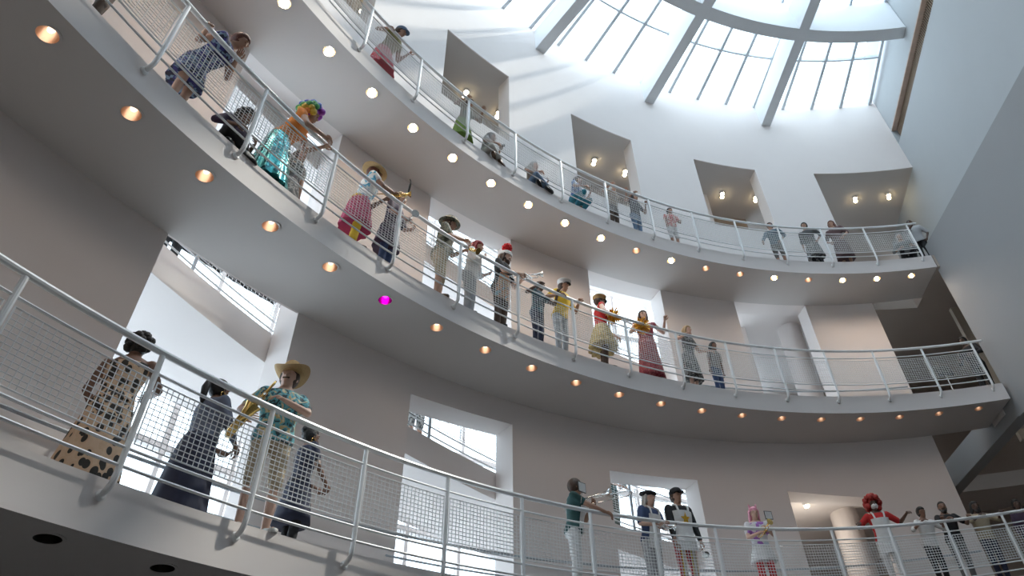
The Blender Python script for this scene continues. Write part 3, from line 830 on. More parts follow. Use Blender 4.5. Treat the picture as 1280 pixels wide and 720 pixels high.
def cap_fn(front_y, front_z):
    def fn(q, v):
        if q.y > front_y and q.z < front_z:
            return Vector((q.x * 0.82, -0.005 + (q.y + 0.005) * 0.72, 1.655 + (q.z - 1.655) * 0.85))
        return q
    return fn

def make_hair(spec, HD, UP, k, body, vox):
    st, colr = spec[0], spec[1]
    m = HAIRC[colr] if isinstance(colr, str) else colr
    rnd = random.Random(sum(map(ord, st)) + int(k * 1000))
    bm = bmesh.new()
    if st in ('short', 'long', 'bun', 'pony', 'bob', 'buzz'):
        g = 0.006 if st == 'buzz' else 0.016
        ellip(bm, (0, -0.013, 1.667), (0.078 + g, 0.094 + g, 0.098 + g * 0.9), HD, 22, 14, 0, cap_fn(0.035, 1.705))
    if st in ('long', 'bob'):
        zb = 1.36 if st == 'long' else 1.50
        loft(bm, [(1.70, 0.075, 0.05, -0.07), (1.64, 0.093, 0.058, -0.075), (1.56, 0.098, 0.056, -0.078), (1.50, 0.102, 0.052, -0.085), ((1.5 + zb) / 2, 0.105, 0.045, -0.105), (zb, 0.07, 0.02, -0.115)], HD if st == 'bob' else HD, 18, 0, True, 0.06, 7)
        for s in (-1, 1): capsule(bm, HD @ Vector((s * 0.078, 0.01, 1.68)), 0.026 * k, HD @ Vector((s * 0.088, -0.02, 1.50 if st == 'bob' else 1.42)), 0.018 * k, 8)
    if st == 'bun': ellip(bm, (0, -0.10, 1.72), (0.05, 0.045, 0.05), HD)
    if st == 'pony':
        tube(bm, [HD @ Vector(v) for v in ((0, -0.09, 1.70), (0, -0.15, 1.69), (0, -0.17, 1.60), (0, -0.155, 1.48), (0, -0.14, 1.40))], [0.03 * k, 0.038 * k, 0.042 * k, 0.034 * k, 0.012 * k], 10)
    if st in ('afro', 'curls'):
        n, R0, rr = (60, 0.135, 0.05) if st == 'afro' else (46, 0.10, 0.036)
        cs = m if isinstance(m, list) else None
        for i in range(n):
            a = i * 2.39996; y_ = 1 - 2 * (i + 0.5) / n
            v = Vector((math.sqrt(1 - y_ * y_) * math.cos(a), math.sqrt(1 - y_ * y_) * math.sin(a), y_))
            if v.y > 0.35 and v.z < 0.45: continue
            if v.z < -0.75: continue
            p = Vector((v.x * R0 * 0.92, -0.02 + v.y * R0, 1.675 + v.z * R0))
            mi = 0
            if cs: mi = min(len(cs) - 1, max(0, int((v.x * 0.34 - v.z * 0.42 + 0.34) * len(cs) + rnd.uniform(-0.3, 0.3))))
            ellip(bm, p, (rr * rnd.uniform(.85, 1.15),) * 3, HD, 9, 6, mi, (lambda q, v2: q + Vector((rnd.uniform(-1, 1), rnd.uniform(-1, 1), rnd.uniform(-1, 1))) * 0.004))
        ellip(bm, (0, -0.015, 1.668), (0.090, 0.106, 0.108), HD, 16, 10, 0, cap_fn(0.04, 1.70))
    if len(spec) > 2 and spec[2] == 'beard':
        ellip(bm, (0, 0.050, 1.545), (0.052, 0.050, 0.055), HD, 12, 8, 0)
        capsule(bm, HD @ Vector((-0.03, 0.092, 1.594)), 0.009 * k, HD @ Vector((0.03, 0.092, 1.594)), 0.009 * k, 6)
        for s in (-1, 1): capsule(bm, HD @ Vector((s * 0.066, 0.03, 1.60)), 0.016 * k, HD @ Vector((s * 0.04, 0.055, 1.545)), 0.02 * k, 6)
    if len(spec) > 2 and spec[2] == 'moustache':
        capsule(bm, HD @ Vector((-0.026, 0.095, 1.595)), 0.009 * k, HD @ Vector((0.026, 0.095, 1.595)), 0.009 * k, 6)
    nm = 'wig' if (len(spec) > 2 and spec[2] == 'wig') else 'hair'
    child(nm, bm, m, body, 80)

def make_hat(spec, HD, body):
    st, m = spec[0], spec[1]; m2 = spec[2] if len(spec) > 2 else m
    T = HD @ Matrix.Translation((0, -0.012, 1.70)) @ Matrix.Rotation(math.radians(spec[3] if len(spec) > 3 else 0), 4, 'X')
    bm = bmesh.new()
    if st == 'cowboy':
        loft(bm, [(0.0, 0.098, 0.118, 0), (0.05, 0.094, 0.114, 0), (0.10, 0.086, 0.104, 0), (0.128, 0.066, 0.086, 0), (0.120, 0.03, 0.05, 0)], T, 28)
        n = 36; prev = None
        for rr_, f in ((0.0, 0.0), (0.35, 0.1), (0.7, 0.45), (1.0, 1.0), (0.98, 0.94), (0.5, 0.2), (0.0, -0.06)):
            cur = []
            for q in range(n):
                a = 2 * PI * q / n; ca, sa = math.cos(a), math.sin(a)
                rx = 0.096 + 0.075 * rr_; ry = 0.116 + 0.085 * rr_
                zz = 0.004 + f * (0.075 * ca * ca - 0.018 * sa * sa)
                cur.append(bm.verts.new(T @ Vector((rx * ca, ry * sa, zz))))
            if prev:
                for q in range(n): bm.faces.new((prev[q], prev[(q + 1) % n], cur[(q + 1) % n], cur[q]))
            prev = cur
        o = child('hat', bm, m, body)
        bm = bmesh.new(); loft(bm, [(0.006, 0.1005, 0.1205, 0), (0.030, 0.099, 0.119, 0)], T, 28, 0, False); child('hat_band', bm, m2, o)
    elif st == 'bucket':
        loft(bm, [(-0.035, 0.152, 0.172, 0), (-0.03, 0.152, 0.172, 0), (-0.005, 0.105, 0.125, 0), (0.055, 0.095, 0.115, 0), (0.075, 0.08, 0.10, 0), (0.08, 0.03, 0.04, 0)], T, 26); o = child('hat', bm, m, body)
        bm = bmesh.new(); ellip(bm, (0, 0.118, 0.028), (0.024, 0.008, 0.024), T, 10, 6); child('badge', bm, m2, o)
    elif st == 'boater':
        loft(bm, [(-0.005, 0.165, 0.185, 0), (0.005, 0.165, 0.185, 0), (0.006, 0.10, 0.12, 0), (0.075, 0.095, 0.115, 0), (0.082, 0.05, 0.06, 0)], T, 26); o = child('hat', bm, m, body)
        bm = bmesh.new(); loft(bm, [(0.008, 0.102, 0.122, 0), (0.032, 0.1005, 0.1205, 0)], T, 26, 0, False); child('hat_band', bm, m2, o)
    elif st == 'cap':
        loft(bm, [(-0.025, 0.094, 0.114, 0), (0.03, 0.094, 0.114, 0), (0.065, 0.078, 0.096, 0), (0.088, 0.04, 0.05, 0), (0.092, 0.01, 0.01, 0)], T, 24); o = child('cap', bm, m, body)
        bm = bmesh.new(); loft(bm, [(-0.012, 0.078, 0.075, 0.10), (-0.020, 0.08, 0.077, 0.10)], T, 24); child('visor', bm, m2, o)
    elif st == 'peaked':
        loft(bm, [(-0.02, 0.094, 0.112, 0), (0.03, 0.098, 0.116, 0), (0.045, 0.125, 0.135, 0.01), (0.06, 0.125, 0.135, 0.012), (0.085, 0.05, 0.06, 0.01)], T, 26); o = child('cap', bm, m, body)
        bm = bmesh.new(); loft(bm, [(-0.02, 0.075, 0.06, 0.10), (-0.026, 0.075, 0.06, 0.10)], T, 22); child('visor', bm, m2, o)
    elif st == 'beret':
        loft(bm, [(-0.02, 0.092, 0.112, 0), (0.0, 0.094, 0.114, 0), (0.012, 0.130, 0.145, -0.025), (0.035, 0.130, 0.145, -0.03), (0.06, 0.07, 0.08, -0.02), (0.064, 0.01, 0.01, -0.02)], T, 24); child('beret', bm, m, body)
    elif st == 'pom':
        loft(bm, [(-0.02, 0.098, 0.118, 0), (0.02, 0.099, 0.119, 0), (0.055, 0.085, 0.10, 0), (0.085, 0.05, 0.06, 0), (0.095, 0.01, 0.01, 0)], T, 24); o = child('hat', bm, m, body)
        bm = bmesh.new()
        rnd = random.Random(3)
        for i in range(40):
            a = i * 2.39996; y_ = 1 - 2 * (i + 0.5) / 40; q = math.sqrt(1 - y_ * y_)
            ellip(bm, (q * math.cos(a) * 0.068, q * math.sin(a) * 0.068, 0.155 + y_ * 0.068), (0.026,) * 3, T, 7, 5)
        ellip(bm, (0, 0, 0.155), (0.075,) * 3, T, 12, 8); child('pompom', bm, m2, o)
    elif st == 'ears':
        lathe(bm, [(0.092, -0.03), (0.1, -0.028), (0.1, 0.0), (0.092, 0.0)], 24, T)
        for s in (-1, 1): capsule(bm, T @ Vector((s * 0.055, 0.02, 0.06)), 0.026, T @ Vector((s * 0.07, 0.02, 0.115)), 0.006, 8)
        child('headband', bm, m, body)
    elif st == 'bandana':
        ellip(bm, (0, 0.0, -0.03), (0.1, 0.118, 0.118), T, 20, 12, 0, (lambda q, v: Vector((q.x * .8, q.y * .8, -0.03)) if q.z < -0.02 else q)); child('bandana', bm, m, body)

def front_panel(info, m, name, z0, z1, w, off=0.034, straps=True, emblem=None):
    """apron / bib hung on the front of the torso"""
    UP, body, k = info['UP'], info['body'], info['k']
    bm = bmesh.new()
    secs = []
    def rad(z):
        for (za, rx, ry, yo), (zb, rx2, ry2, yo2) in zip(TORSO, TORSO[1:]):
            if za <= z <= zb:
                q = (z - za) / (zb - za); return rx + (rx2 - rx) * q, ry + (ry2 - ry) * q, yo + (yo2 - yo) * q
        return (0.17, 0.125, -0.012) if z < 0.9 else (0.15, 0.1, 0)
    zs = [z0 + (z1 - z0) * i / 10 for i in range(11)]
    for sgn in (0, 1):
        prev = None
        for z in zs:
            rx, ry, yo = rad(max(0.95, z)); flare = max(0, 0.95 - z) * 0.12
            cur = []
            for q in range(15):
                a = PI / 2 + (q / 14 - 0.5) * w
                cur.append(bm.verts.new(UP @ Vector(((rx + off + flare + sgn * 0.006) * math.cos(a), yo + (ry + off + flare + sgn * 0.006) * math.sin(a), z))))
            if prev:
                for q in range(14): bm.faces.new((prev[q], prev[q + 1], cur[q + 1], cur[q]))
            prev = cur
    o = child(name, bm, m, body)
    if straps:
        for s in (-1, 1):
            bm = bmesh.new()
            tube(bm, [UP @ Vector(v) for v in ((s * 0.09, 0.135, z1 - 0.01), (s * 0.105, 0.115, 1.42), (s * 0.10, 0.03, 1.475), (s * 0.09, -0.09, 1.42), (s * 0.05, -0.135, 1.25))], 0.017 * k, 6)
            child('strap', bm, m, o)
    if emblem:
        bm = bmesh.new(); rx, ry, yo = rad(1.22); y = yo + ry + off + 0.008
        pts_ = []
        for i in range(10):
            a = PI / 2 + i * PI / 5; q = 0.085 if i % 2 == 0 else 0.035
            pts_.append(Vector((q * math.cos(a), 0, 1.20 + q * 1.25 * math.sin(a))))
        vs = [bm.verts.new(UP @ Vector((p.x, y - abs(p.x) * 0.12, p.z))) for p in pts_] ; bm.faces.new(vs)
        vs2 = [bm.verts.new(UP @ Vector((p.x, y + 0.006 - abs(p.x) * 0.12, p.z))) for p in pts_]; bm.faces.new(vs2[::-1])
        for i in range(10): bm.faces.new((vs[i], vs[(i + 1) % 10], vs2[(i + 1) % 10], vs2[i]))
        child('emblem', bm, emblem, o)
    return o

def glasses(info, m):
    HD, body = info['HD'], info['body']; bm = bmesh.new()
    for s in (-1, 1): ellip(bm, (s * 0.034, 0.099, 1.65), (0.028, 0.008, 0.021), HD, 12, 6); tube(bm, [HD @ Vector((s * 0.06, 0.09, 1.655)), HD @ Vector((s * 0.083, 0.0, 1.65))], 0.004, 5)
    tube(bm, [HD @ Vector((-0.01, 0.104, 1.652)), HD @ Vector((0.01, 0.104, 1.652))], 0.004, 5)
    child('glasses', bm, m, body)

def face_mask(info, m):
    bm = bmesh.new(); ellip(bm, (0, 0.048, 1.595), (0.064, 0.070, 0.052), info['HD'], 16, 10)
    child('face_mask', bm, m, info['body'])

# ------------------------------------------------------------------ wardrobe
leopard = pmat('leopard_print', 'spots', [(0.02, 0.015, 0.01), (0.62, 0.42, 0.27), (0.66, 0.46, 0.31)], 12)
hawaii = pmat('hawaiian_print', 'floral', [(0.03, 0.06, 0.07), (0.08, 0.32, 0.38), (0.16, 0.45, 0.50), (0.55, 0.42, 0.20), (0.70, 0.62, 0.42)], 13)
camo = pmat('camouflage_print', 'floral', [(0.02, 0.025, 0.02), (0.06, 0.075, 0.05), (0.12, 0.12, 0.08), (0.2, 0.18, 0.12), (0.03, 0.03, 0.03)], 16)
bluepat = pmat('blue_print', 'cells', [(0.02, 0.025, 0.10), (0.06, 0.05, 0.22), (0.22, 0.32, 0.45), (0.03, 0.03, 0.06)], 26)
redpat = pmat('red_white_print', 'cells', [(0.5, 0.04, 0.04), (0.62, 0.2, 0.16), (0.7, 0.6, 0.55)], 30)
greypat = pmat('grey_print', 'cells', [(0.10, 0.10, 0.10), (0.30, 0.29, 0.27), (0.05, 0.05, 0.05)], 34)
florang = pmat('orange_floral', 'floral', [(0.5, 0.42, 0.3), (0.55, 0.26, 0.14), (0.6, 0.33, 0.2), (0.12, 0.2, 0.25), (0.3, 0.45, 0.5)], 12)
stripe_rw = pmat('red_white_stripes', 'vstripes', [(0.55, 0.05, 0.07), (0.6, 0.5, 0.48), (0.4, 0.04, 0.10)], 9)
bluewhite = pmat('blue_white_print', 'floral', [(0.7, 0.7, 0.68), (0.72, 0.72, 0.7), (0.1, 0.4, 0.55), (0.05, 0.25, 0.42), (0.6, 0.5, 0.2)], 8)
sparkle_red = pmat('sparkling_crimson', 'cells', [(0.30, 0.02, 0.04), (0.22, 0.012, 0.03), (0.42, 0.10, 0.10)], 55, 0.4)
teal_foil = pmat('teal_foil', 'cells', [(0.02, 0.25, 0.28), (0.05, 0.42, 0.44), (0.10, 0.5, 0.52), (0.01, 0.12, 0.15)], 18, 0.25, 0.6)
gold_foil = mat('gold_foil', (0.80, 0.46, 0.06), 0.28, 0.85, noise=0.3, nscale=50)
gold_cloth = pmat('gold_print', 'cells', [(0.55, 0.42, 0.16), (0.62, 0.5, 0.24), (0.4, 0.3, 0.1)], 26, 0.5)
brass = mat('lacquered_brass', (0.85, 0.58, 0.20), 0.2, 1.0, noise=0.06, nscale=9)
silver = mat('silver_plate', (0.82, 0.82, 0.80), 0.18, 1.0, noise=0.05, nscale=9)
straw = mat('straw', (0.50, 0.33, 0.15), 0.85, noise=0.25, nscale=90, bump=0.4)
c = cloth
BLK, NAVY, WHT, KHAKI, DEN, DENL = c('black', (0.012, 0.012, 0.014)), c('navy', (0.018, 0.022, 0.05)), c('white', (0.66, 0.65, 0.64)), c('khaki', (0.42, 0.34, 0.23)), c('denim', (0.035, 0.06, 0.14)), c('light_denim', (0.16, 0.24, 0.36))
SLATE, RED, ORG, YEL, PINK, PURP, GRN, GREY, LGREY, BEI, BRN, TEALD, LAV = c('slate', (0.13, 0.15, 0.21)), c('red', (0.50, 0.02, 0.02)), c('orange', (0.62, 0.20, 0.03)), c('yellow', (0.70, 0.46, 0.03)), c('magenta', (0.40, 0.03, 0.11)), c('plum', (0.05, 0.03, 0.06)), c('green', (0.05, 0.11, 0.05)), c('grey', (0.14, 0.14, 0.14)), c('light_grey', (0.40, 0.40, 0.41)), c('beige', (0.36, 0.30, 0.21)), c('brown', (0.08, 0.05, 0.035)), c('dark_teal', (0.02, 0.07, 0.07)), c('lavender', (0.32, 0.12, 0.42))
SHB, SHW, SHBR = mat('shoe_black', (0.015, 0.015, 0.015), 0.4, noise=0.1), mat('shoe_white', (0.6, 0.6, 0.58), 0.5, noise=0.08), mat('shoe_brown', (0.10, 0.055, 0.03), 0.45, noise=0.1)
rainbow = [mat('wig_' + n, col, 0.5, noise=0.3, nscale=60) for n, col in (('violet', (0.35, 0.06, 0.5)), ('blue', (0.05, 0.12, 0.5)), ('green', (0.06, 0.32, 0.1)), ('yellow', (0.65, 0.45, 0.05)), ('orange', (0.7, 0.25, 0.05)))]

# ------------------------------------------------------------------ lowest ramp, seen close by
person('C1', 1, -1.272, 16.02, 1.77, 'person in a long leopard print dress with raised hand at the lowest railing', 130, 'brown', 4, 0, (10, 0),
       arms=((0.14, 0.50, 1.36, (-1, 0, 0)), (-0.20, 0.30, 1.02)), top=leopard, sleeve=0, dress=True, skirt=(leopard, 0.04, 0.31, 0.05), shoe=SHB, hair=('curls', 'black'), vox=0.013)
person('C2', 1, -1.213, 15.95, 1.66, 'person in a slate blue shirt and long navy skirt at the lowest railing', 85, 'brown', 5, 0, (5, 0),
       arms=((0.20, 0.30, 0.98), (-0.16, 0.34, 1.06)), top=SLATE, sleeve=1.75, skirt=(NAVY, 0.06, 0.27, 0.02), shoe=SHB, hair=('pony', 'black'), vox=0.013, fat=1.3)
C3 = person('C3', 1, -1.176, 15.58, 1.90, 'person in a straw cowboy hat and teal floral shirt with a saxophone', -25, 'fair', 4, 0, (-30, -6),
       arms=((0.33, 0.20, 1.04, (-1, 0, 0)), (0.03, 0.25, 1.24, (0, -0.4, -1), (-1, -0.2, -0.2))), top=hawaii, sleeve=0.75, bottom=(KHAKI, 0.55), shoe=SHW, hair=('short', 'brown', 'moustache'), hat=('cowboy', straw, mat('hat_band', (0.12, 0.07, 0.04), 0.7, noise=0.1), 0), vox=0.013, fat=1.15, spread=0.12)
person('C4', 1, -1.128, 15.95, 1.56, 'person in a navy dress over black trousers behind the saxophone player', 75, 'brown', 3, 0, (5, 0),
       arms=((0.16, 0.28, 0.98), (-0.12, 0.30, 1.02)), top=NAVY, sleeve=0.7, dress=True, skirt=(NAVY, 0.45, 0.26, 0.02), bottom=(BLK, 0.98), shoe=SHB, hair=('bun', 'black'), vox=0.014)
# earrings
for key, side in (('C2', 1), ('C4', 1)):
    i_ = PEOPLE[key]; bm = bmesh.new()
    n = 14; tube(bm, [i_['HD'] @ Vector((side * 0.088, -0.005 + 0.026 * math.sin(2 * PI * q / n), 1.575 + 0.026 * math.cos(2 * PI * q / n))) for q in range(n + 1)], 0.004, 5, False)
    child('earring', bm, brass, i_['body'])

# ------------------------------------------------------------------ lowest ramp, far side
person('C5', 1, -0.845, 15.60, 1.78, 'person in white overalls playing a trombone at the lowest railing', 40, 'tan', 6, 0, (25, 0),
       arms=((0.02, 0.50, 1.16, (0, 0, -1)), (-0.02, 0.30, 1.30)), top=TEALD, sleeve=0.6, bottom=(WHT, 0.98), shoe=SHB, hair=('short', 'brown'), extra=lambda i: front_panel(i, WHT, 'bib', 0.95, 1.30, 1.5))
person('C6', 1, -0.741, 15.60, 1.78, 'person in a black beret, white hair and white overalls at the lowest railing', 5, 'fair', 8, 0, (-5, 8),
       arms=((0.14, 0.30, 1.08), (-0.10, 0.34, 1.10)), top=DEN, sleeve=0.9, bottom=(LGREY, 0.98), shoe=SHB, hair=('bob', 'white'), hat=('beret', BLK), extra=lambda i: front_panel(i, WHT, 'bib', 0.80, 1.33, 1.5))
person('C7', 1, -0.696, 15.56, 1.90, 'person in a flat black cap, black shirt and white apron with a gold star', -8, 'tan', 0, 0, (0, 0),
       arms=((0.24, 0.12, 0.86), (-0.26, 0.10, 0.86)), top=BLK, sleeve=1.8, bottom=(pmat('red_yellow_trousers', 'vstripes', [(0.45, 0.05, 0.05), (0.6, 0.45, 0.05), (0.55, 0.5, 0.45)], 1.6), 0.98), shoe=SHB, hair=('short', 'brown'), hat=('cap', BLK), extra=lambda i: front_panel(i, WHT, 'apron', 0.72, 1.34, 2.0, emblem=gold_foil))
person('C8', 1, -0.581, 15.60, 1.68, 'person with pink hair and cat ears in red trousers at the lowest railing', -22, 'fair', 4, 0, (0, 0),
       arms=((0.06, 0.30, 1.16), (-0.10, 0.32, 1.20)), top=pmat('white_purple_print', 'cells', [(0.6, 0.58, 0.6), (0.32, 0.12, 0.42), (0.5, 0.55, 0.62), (0.62, 0.6, 0.6)], 9), sleeve=0.6, skirt=(WHT, 0.72, 0.25, 0.06), bottom=(RED, 0.98), shoe=SHB, hair=('bob', 'pink', 'wig'), hat=('ears', HAIRC['pink']))
C9 = person('C9', 1, -0.391, 15.60, 1.84, 'person in a red curly wig, white face mask and white apron with spread arms', -20, 'dark', 4, 0, (0, 0),
       arms=((0.46, 0.26, 1.22, (0, 0, -1)), (-0.48, 0.24, 1.30, (0, 0, -1))), top=RED, sleeve=0.8, bottom=(WHT, 0.98), shoe=SHB, hair=('afro', 'red', 'wig'), extra=lambda i: (front_panel(i, WHT, 'apron', 0.70, 1.33, 1.9), face_mask(i, WHT)))
person('C10', 1, -0.325, 15.62, 1.58, 'person in a white shirt and black trousers beside the red wig at the lowest railing', 0, 'brown', 10, 0, (0, 5), top=WHT, sleeve=1.2, bottom=(BLK, 0.98), shoe=SHB, hair=('short', 'black'), fat=1.1)
person('C11', 1, -0.285, 15.66, 1.68, 'person in a black tee shirt with short black hair at the lowest railing', -10, 'brown', 5, 0, (-15, 0), top=BLK, sleeve=0.7, bottom=(GREY, 0.98), shoe=SHB, hair=('buzz', 'black', 'beard'), fat=1.1)
person('C12', 1, -0.234, 15.72, 1.62, 'person in a beige shirt and dark jeans with long black hair at the lowest railing', 0, 'dark', 5, 0, (-10, 0), top=BEI, sleeve=1.3, bottom=(NAVY, 0.98), shoe=SHB, hair=('bob', 'black', 'beard'), fat=1.1)
person('C13', 1, -0.163, 15.9, 1.60, 'person in dark clothes past the beige shirt at the lowest railing', -10, 'dark', 5, 0, (0, 0), arms=('down', 'down'), top=PURP, sleeve=1.5, bottom=(BLK, 0.98), shoe=SHB, hair=('short', 'black'))

# ------------------------------------------------------------------ middle ramp
person('B0', 2, -1.418, 15.65, 1.72, 'person in dark brown next to the leaning blue print dress', 0, 'brown', 15, 0, (0, 0), top=BRN, sleeve=0.6, bottom=(BRN, 0.98), shoe=SHB, hair=('short', 'black'))
person('B1', 2, -1.337, 15.62, 1.74, 'person in a short blue print dress leaning far over the middle railing', 25, 'tan', 36, 0, (10, 15), top=bluepat, sleeve=0.25, dress=True, skirt=(bluepat, 0.58, 0.24, 0.03), shoe=SHBR, hair=('short', 'auburn'))
person('B2', 2, -1.287, 15.66, 1.60, 'person in plum black clothes sitting on the middle ramp beside the rainbow wig', 10, 'brown', 15, 0, (10, 10), arms=((0.2, 0.3, 0.35), (-0.2, 0.3, 0.35)), legs='sit', top=PURP, sleeve=1.5, bottom=(BLK, 0.98), shoe=SHB, hair=('curls', 'black'))
person('B3', 2, -1.243, 15.62, 1.84, 'person in a rainbow curly wig, orange top and shiny teal skirt', 40, 'tan', 26, 0, (20, 5), arms=((0.05, 0.52, 1.12, (0, 0, -1)), (-0.12, 0.52, 1.08, (0, 0, -1))), top=ORG, sleeve=0.35, skirt=(teal_foil, 0.06, 0.30, 0.07), shoe=SHB, hair=('afro', rainbow, 'wig'))
person('B4', 2, -1.205, 15.95, 1.52, 'person in a short dark dress standing behind the rainbow wig', 10, 'tan', 5, 0, (0, 0), arms=('down', 'down'), top=greypat, sleeve=0.4, dress=True, skirt=(greypat, 0.5, 0.25, 0.03), shoe=SHBR, hair=('long', 'brown'))
person('B5', 2, -1.142, 15.60, 1.86, 'person in a gold brimmed hat and magenta skirt playing a bent brass horn', 55, 'brown', 12, 0, (15, 0), arms=((0.05, 0.42, 1.28, (0, 0, -1)), (-0.06, 0.34, 1.20)), top=bluewhite, sleeve=0.45, skirt=(PINK, 0.45, 0.25, 0.06), bottom=(YEL, 0.9), shoe=SHBR, hair=('short', 'auburn'), hat=('boater', straw, gold_foil, -12))
person('B6', 2, -1.100, 15.62, 1.66, 'person with blond curls in a dark dress and denim trousers', 20, 'fair', 10, 0, (0, 10), arms=((0.12, 0.32, 1.05), (-0.14, 0.34, 1.0)), top=PURP, sleeve=0.9, dress=True, skirt=(PURP, 0.55, 0.25, 0.03), bottom=(DEN, 0.98), shoe=SHB, hair=('curls', 'blond'))
person('B7', 2, -1.030, 15.58, 1.88, 'person in a camouflage bucket hat and dark print shirt with bare legs', 40, 'tan', 8, 0, (5, 10), arms=((0.04, 0.34, 1.22, (0, 0, -1)), (-0.10, 0.36, 1.12)), top=camo, sleeve=0.8, bottom=(KHAKI, 0.58), shoe=SHBR, hair=('short', 'brown'), hat=('bucket', camo, gold_foil))
person('B8', 2, -0.985, 15.60, 1.72, 'person in a white blouse and crimson bandana holding a hand to the chin', 30, 'tan', 10, 0, (0, 5), arms=((0.05, 0.26, 1.32, (0, -1, 0)), (-0.14, 0.30, 1.05)), top=WHT, sleeve=1.4, bottom=(LGREY, 0.98), shoe=SHB, hair=('bob', 'crimson'), hat=('bandana', c('crimson', (0.26, 0.03, 0.04))), vox=0.016)
person('B9', 2, -0.940, 15.58, 1.82, 'bearded person in a white knit hat with a red pompom', 20, 'fair', 8, 0, (5, 8), arms=((0.0, 0.36, 1.14), (-0.20, 0.34, 1.16)), top=BLK, sleeve=0.6, bottom=(BRN, 0.98), shoe=SHB, hair=('long', 'brown', 'beard'), hat=('pom', WHT, c('bright_red', (0.62, 0.01, 0.015))), extra=lambda i: front_panel(i, florang, 'apron', 0.62, 1.16, 2.4, straps=False))
person('B10', 2, -0.880, 15.62, 1.55, 'person in a dark teal dress beside the yellow shirt on the middle ramp', 15, 'dark', 8, 0, (0, 5), top=pmat('teal_dots', 'cells', [(0.02, 0.06, 0.08), (0.05, 0.14, 0.17), (0.02, 0.03, 0.05)], 30), sleeve=0.4, bottom=(NAVY, 0.98), shoe=SHBR, hair=('short', 'black'))
person('B11', 2, -0.844, 15.60, 1.76, 'person in a yellow shirt and white peaked cap resting on the middle railing', 10, 'tan', 12, 0, (0, 5), top=YEL, sleeve=0.7, bottom=(LGREY, 0.98), shoe=SHBR, hair=('short', 'brown'), hat=('peaked', WHT, BLK))
B12 = person('B12', 2, -0.776, 15.60, 1.82, 'person in a peaked hat, sunglasses, red top and gold skirt', 60, 'fair', 3, 0, (10, 0), arms=((0.16, 0.20, 1.22), (-0.36, 0.36, 1.06, (0, 0, -1))), top=RED, sleeve=0.15, skirt=(gold_cloth, 0.50, 0.31, 0.08), bottom=(BRN, 0.98), shoe=SHB, hair=('short', 'brown'), hat=('peaked', straw, BLK), extra=lambda i: glasses(i, M_BLACK))
B13 = person('B13', 2, -0.699, 15.60, 1.78, 'person with long brown hair in a sparkling crimson dress with a raised hand', -25, 'fair', 4, 0, (10, 0), arms=((0.20, 0.30, 1.16, (0, 0, -1)), (-0.42, 0.16, 1.42, (0, 1, 0))), top=sparkle_red, sleeve=0.1, dress=True, skirt=(sparkle_red, 0.06, 0.27, 0.04), shoe=SHB, hair=('long', 'brown'))
person('B14', 2, -0.627, 15.62, 1.64, 'person with short blond hair in a grey print dress on the middle ramp', 20, 'fair', 8, 0, (0, 5), arms=('rail', (-0.42, 0.34, 1.12, (0, 0, -1))), top=greypat, sleeve=0.4, dress=True, skirt=(greypat, 0.30, 0.26, 0.04), shoe=SHBR, hair=('bob', 'blond'))
person('B15', 2, -0.577, 15.74, 1.42, 'person with black hair in a grey tee shirt and jeans on the middle ramp', 10, 'brown', 8, 0, (0, 5), arms=('down', 'down'), top=c('taupe', (0.22, 0.19, 0.17)), sleeve=0.7, bottom=(DEN, 0.98), shoe=SHB, hair=('long', 'black'))
person('B16', 2, -0.106, 16.0, 1.86, 'person in black half hidden by the wall edge at the middle ramp end', -60, 'dark', 8, 0, (0, 0), arms=((0.2, 0.32, 1.1), (-0.2, 0.32, 1.1)), top=BLK, sleeve=1.6, bottom=(BLK, 0.98), shoe=SHB, hair=('short', 'black'), base=F(2, -0.2))

# ------------------------------------------------------------------ topmost ramp
V3 = 0.02
person('A1', 3, -1.150, 15.62, 1.74, 'person in a blue cap and red striped skirt leaning on the topmost railing', 20, 'tan', 24, 0, (10, 10), arms=('rail', (-0.34, 0.34, 1.30, (0, 0, -1))), top=c('olive', (0.22, 0.20, 0.08)), sleeve=0.3, skirt=(stripe_rw, 0.30, 0.29, 0.06), bottom=(RED, 0.98), shoe=c('red_shoe', (0.45, 0.02, 0.03)), hair=('short', 'brown'), hat=('cap', c('blue_grey', (0.08, 0.12, 0.19))), vox=V3)
person('A2', 3, -1.008, 15.62, 1.58, 'person in a green skirt and brown print top at the topmost railing', 15, 'tan', 14, 0, (0, 5), top=pmat('brown_print', 'cells', [(0.2, 0.13, 0.08), (0.35, 0.26, 0.18), (0.1, 0.14, 0.06)], 30), sleeve=0.4, skirt=(c('leaf', (0.16, 0.26, 0.04)), 0.30, 0.28, 0.04), bottom=(GRN, 0.98), shoe=SHB, hair=('short', 'brown'), vox=V3)
person('A3', 3, -0.970, 15.60, 1.72, 'person in pale grey sitting on the topmost ramp next to a camera', 30, 'tan', 15, 0, (10, 0), arms=((0.15, 0.32, 0.4), (-0.2, 0.30, 0.55)), legs='sit', top=LGREY, sleeve=0.8, bottom=(c('pale', (0.5, 0.49, 0.46)), 0.98), shoe=SHBR, hair=('short', 'brown'), vox=V3)
person('A4', 3, -0.882, 15.60, 1.74, 'person with grey brown hair sitting in blue jeans on the topmost ramp', 20, 'fair', 8, 0, (0, 0), arms=((0.2, 0.28, 0.35), (-0.2, 0.28, 0.35)), legs='sit', top=c('taupe2', (0.26, 0.22, 0.19)), sleeve=0.8, bottom=(DENL, 0.98), shoe=SHB, hair=('short', 'grey'), vox=V3)
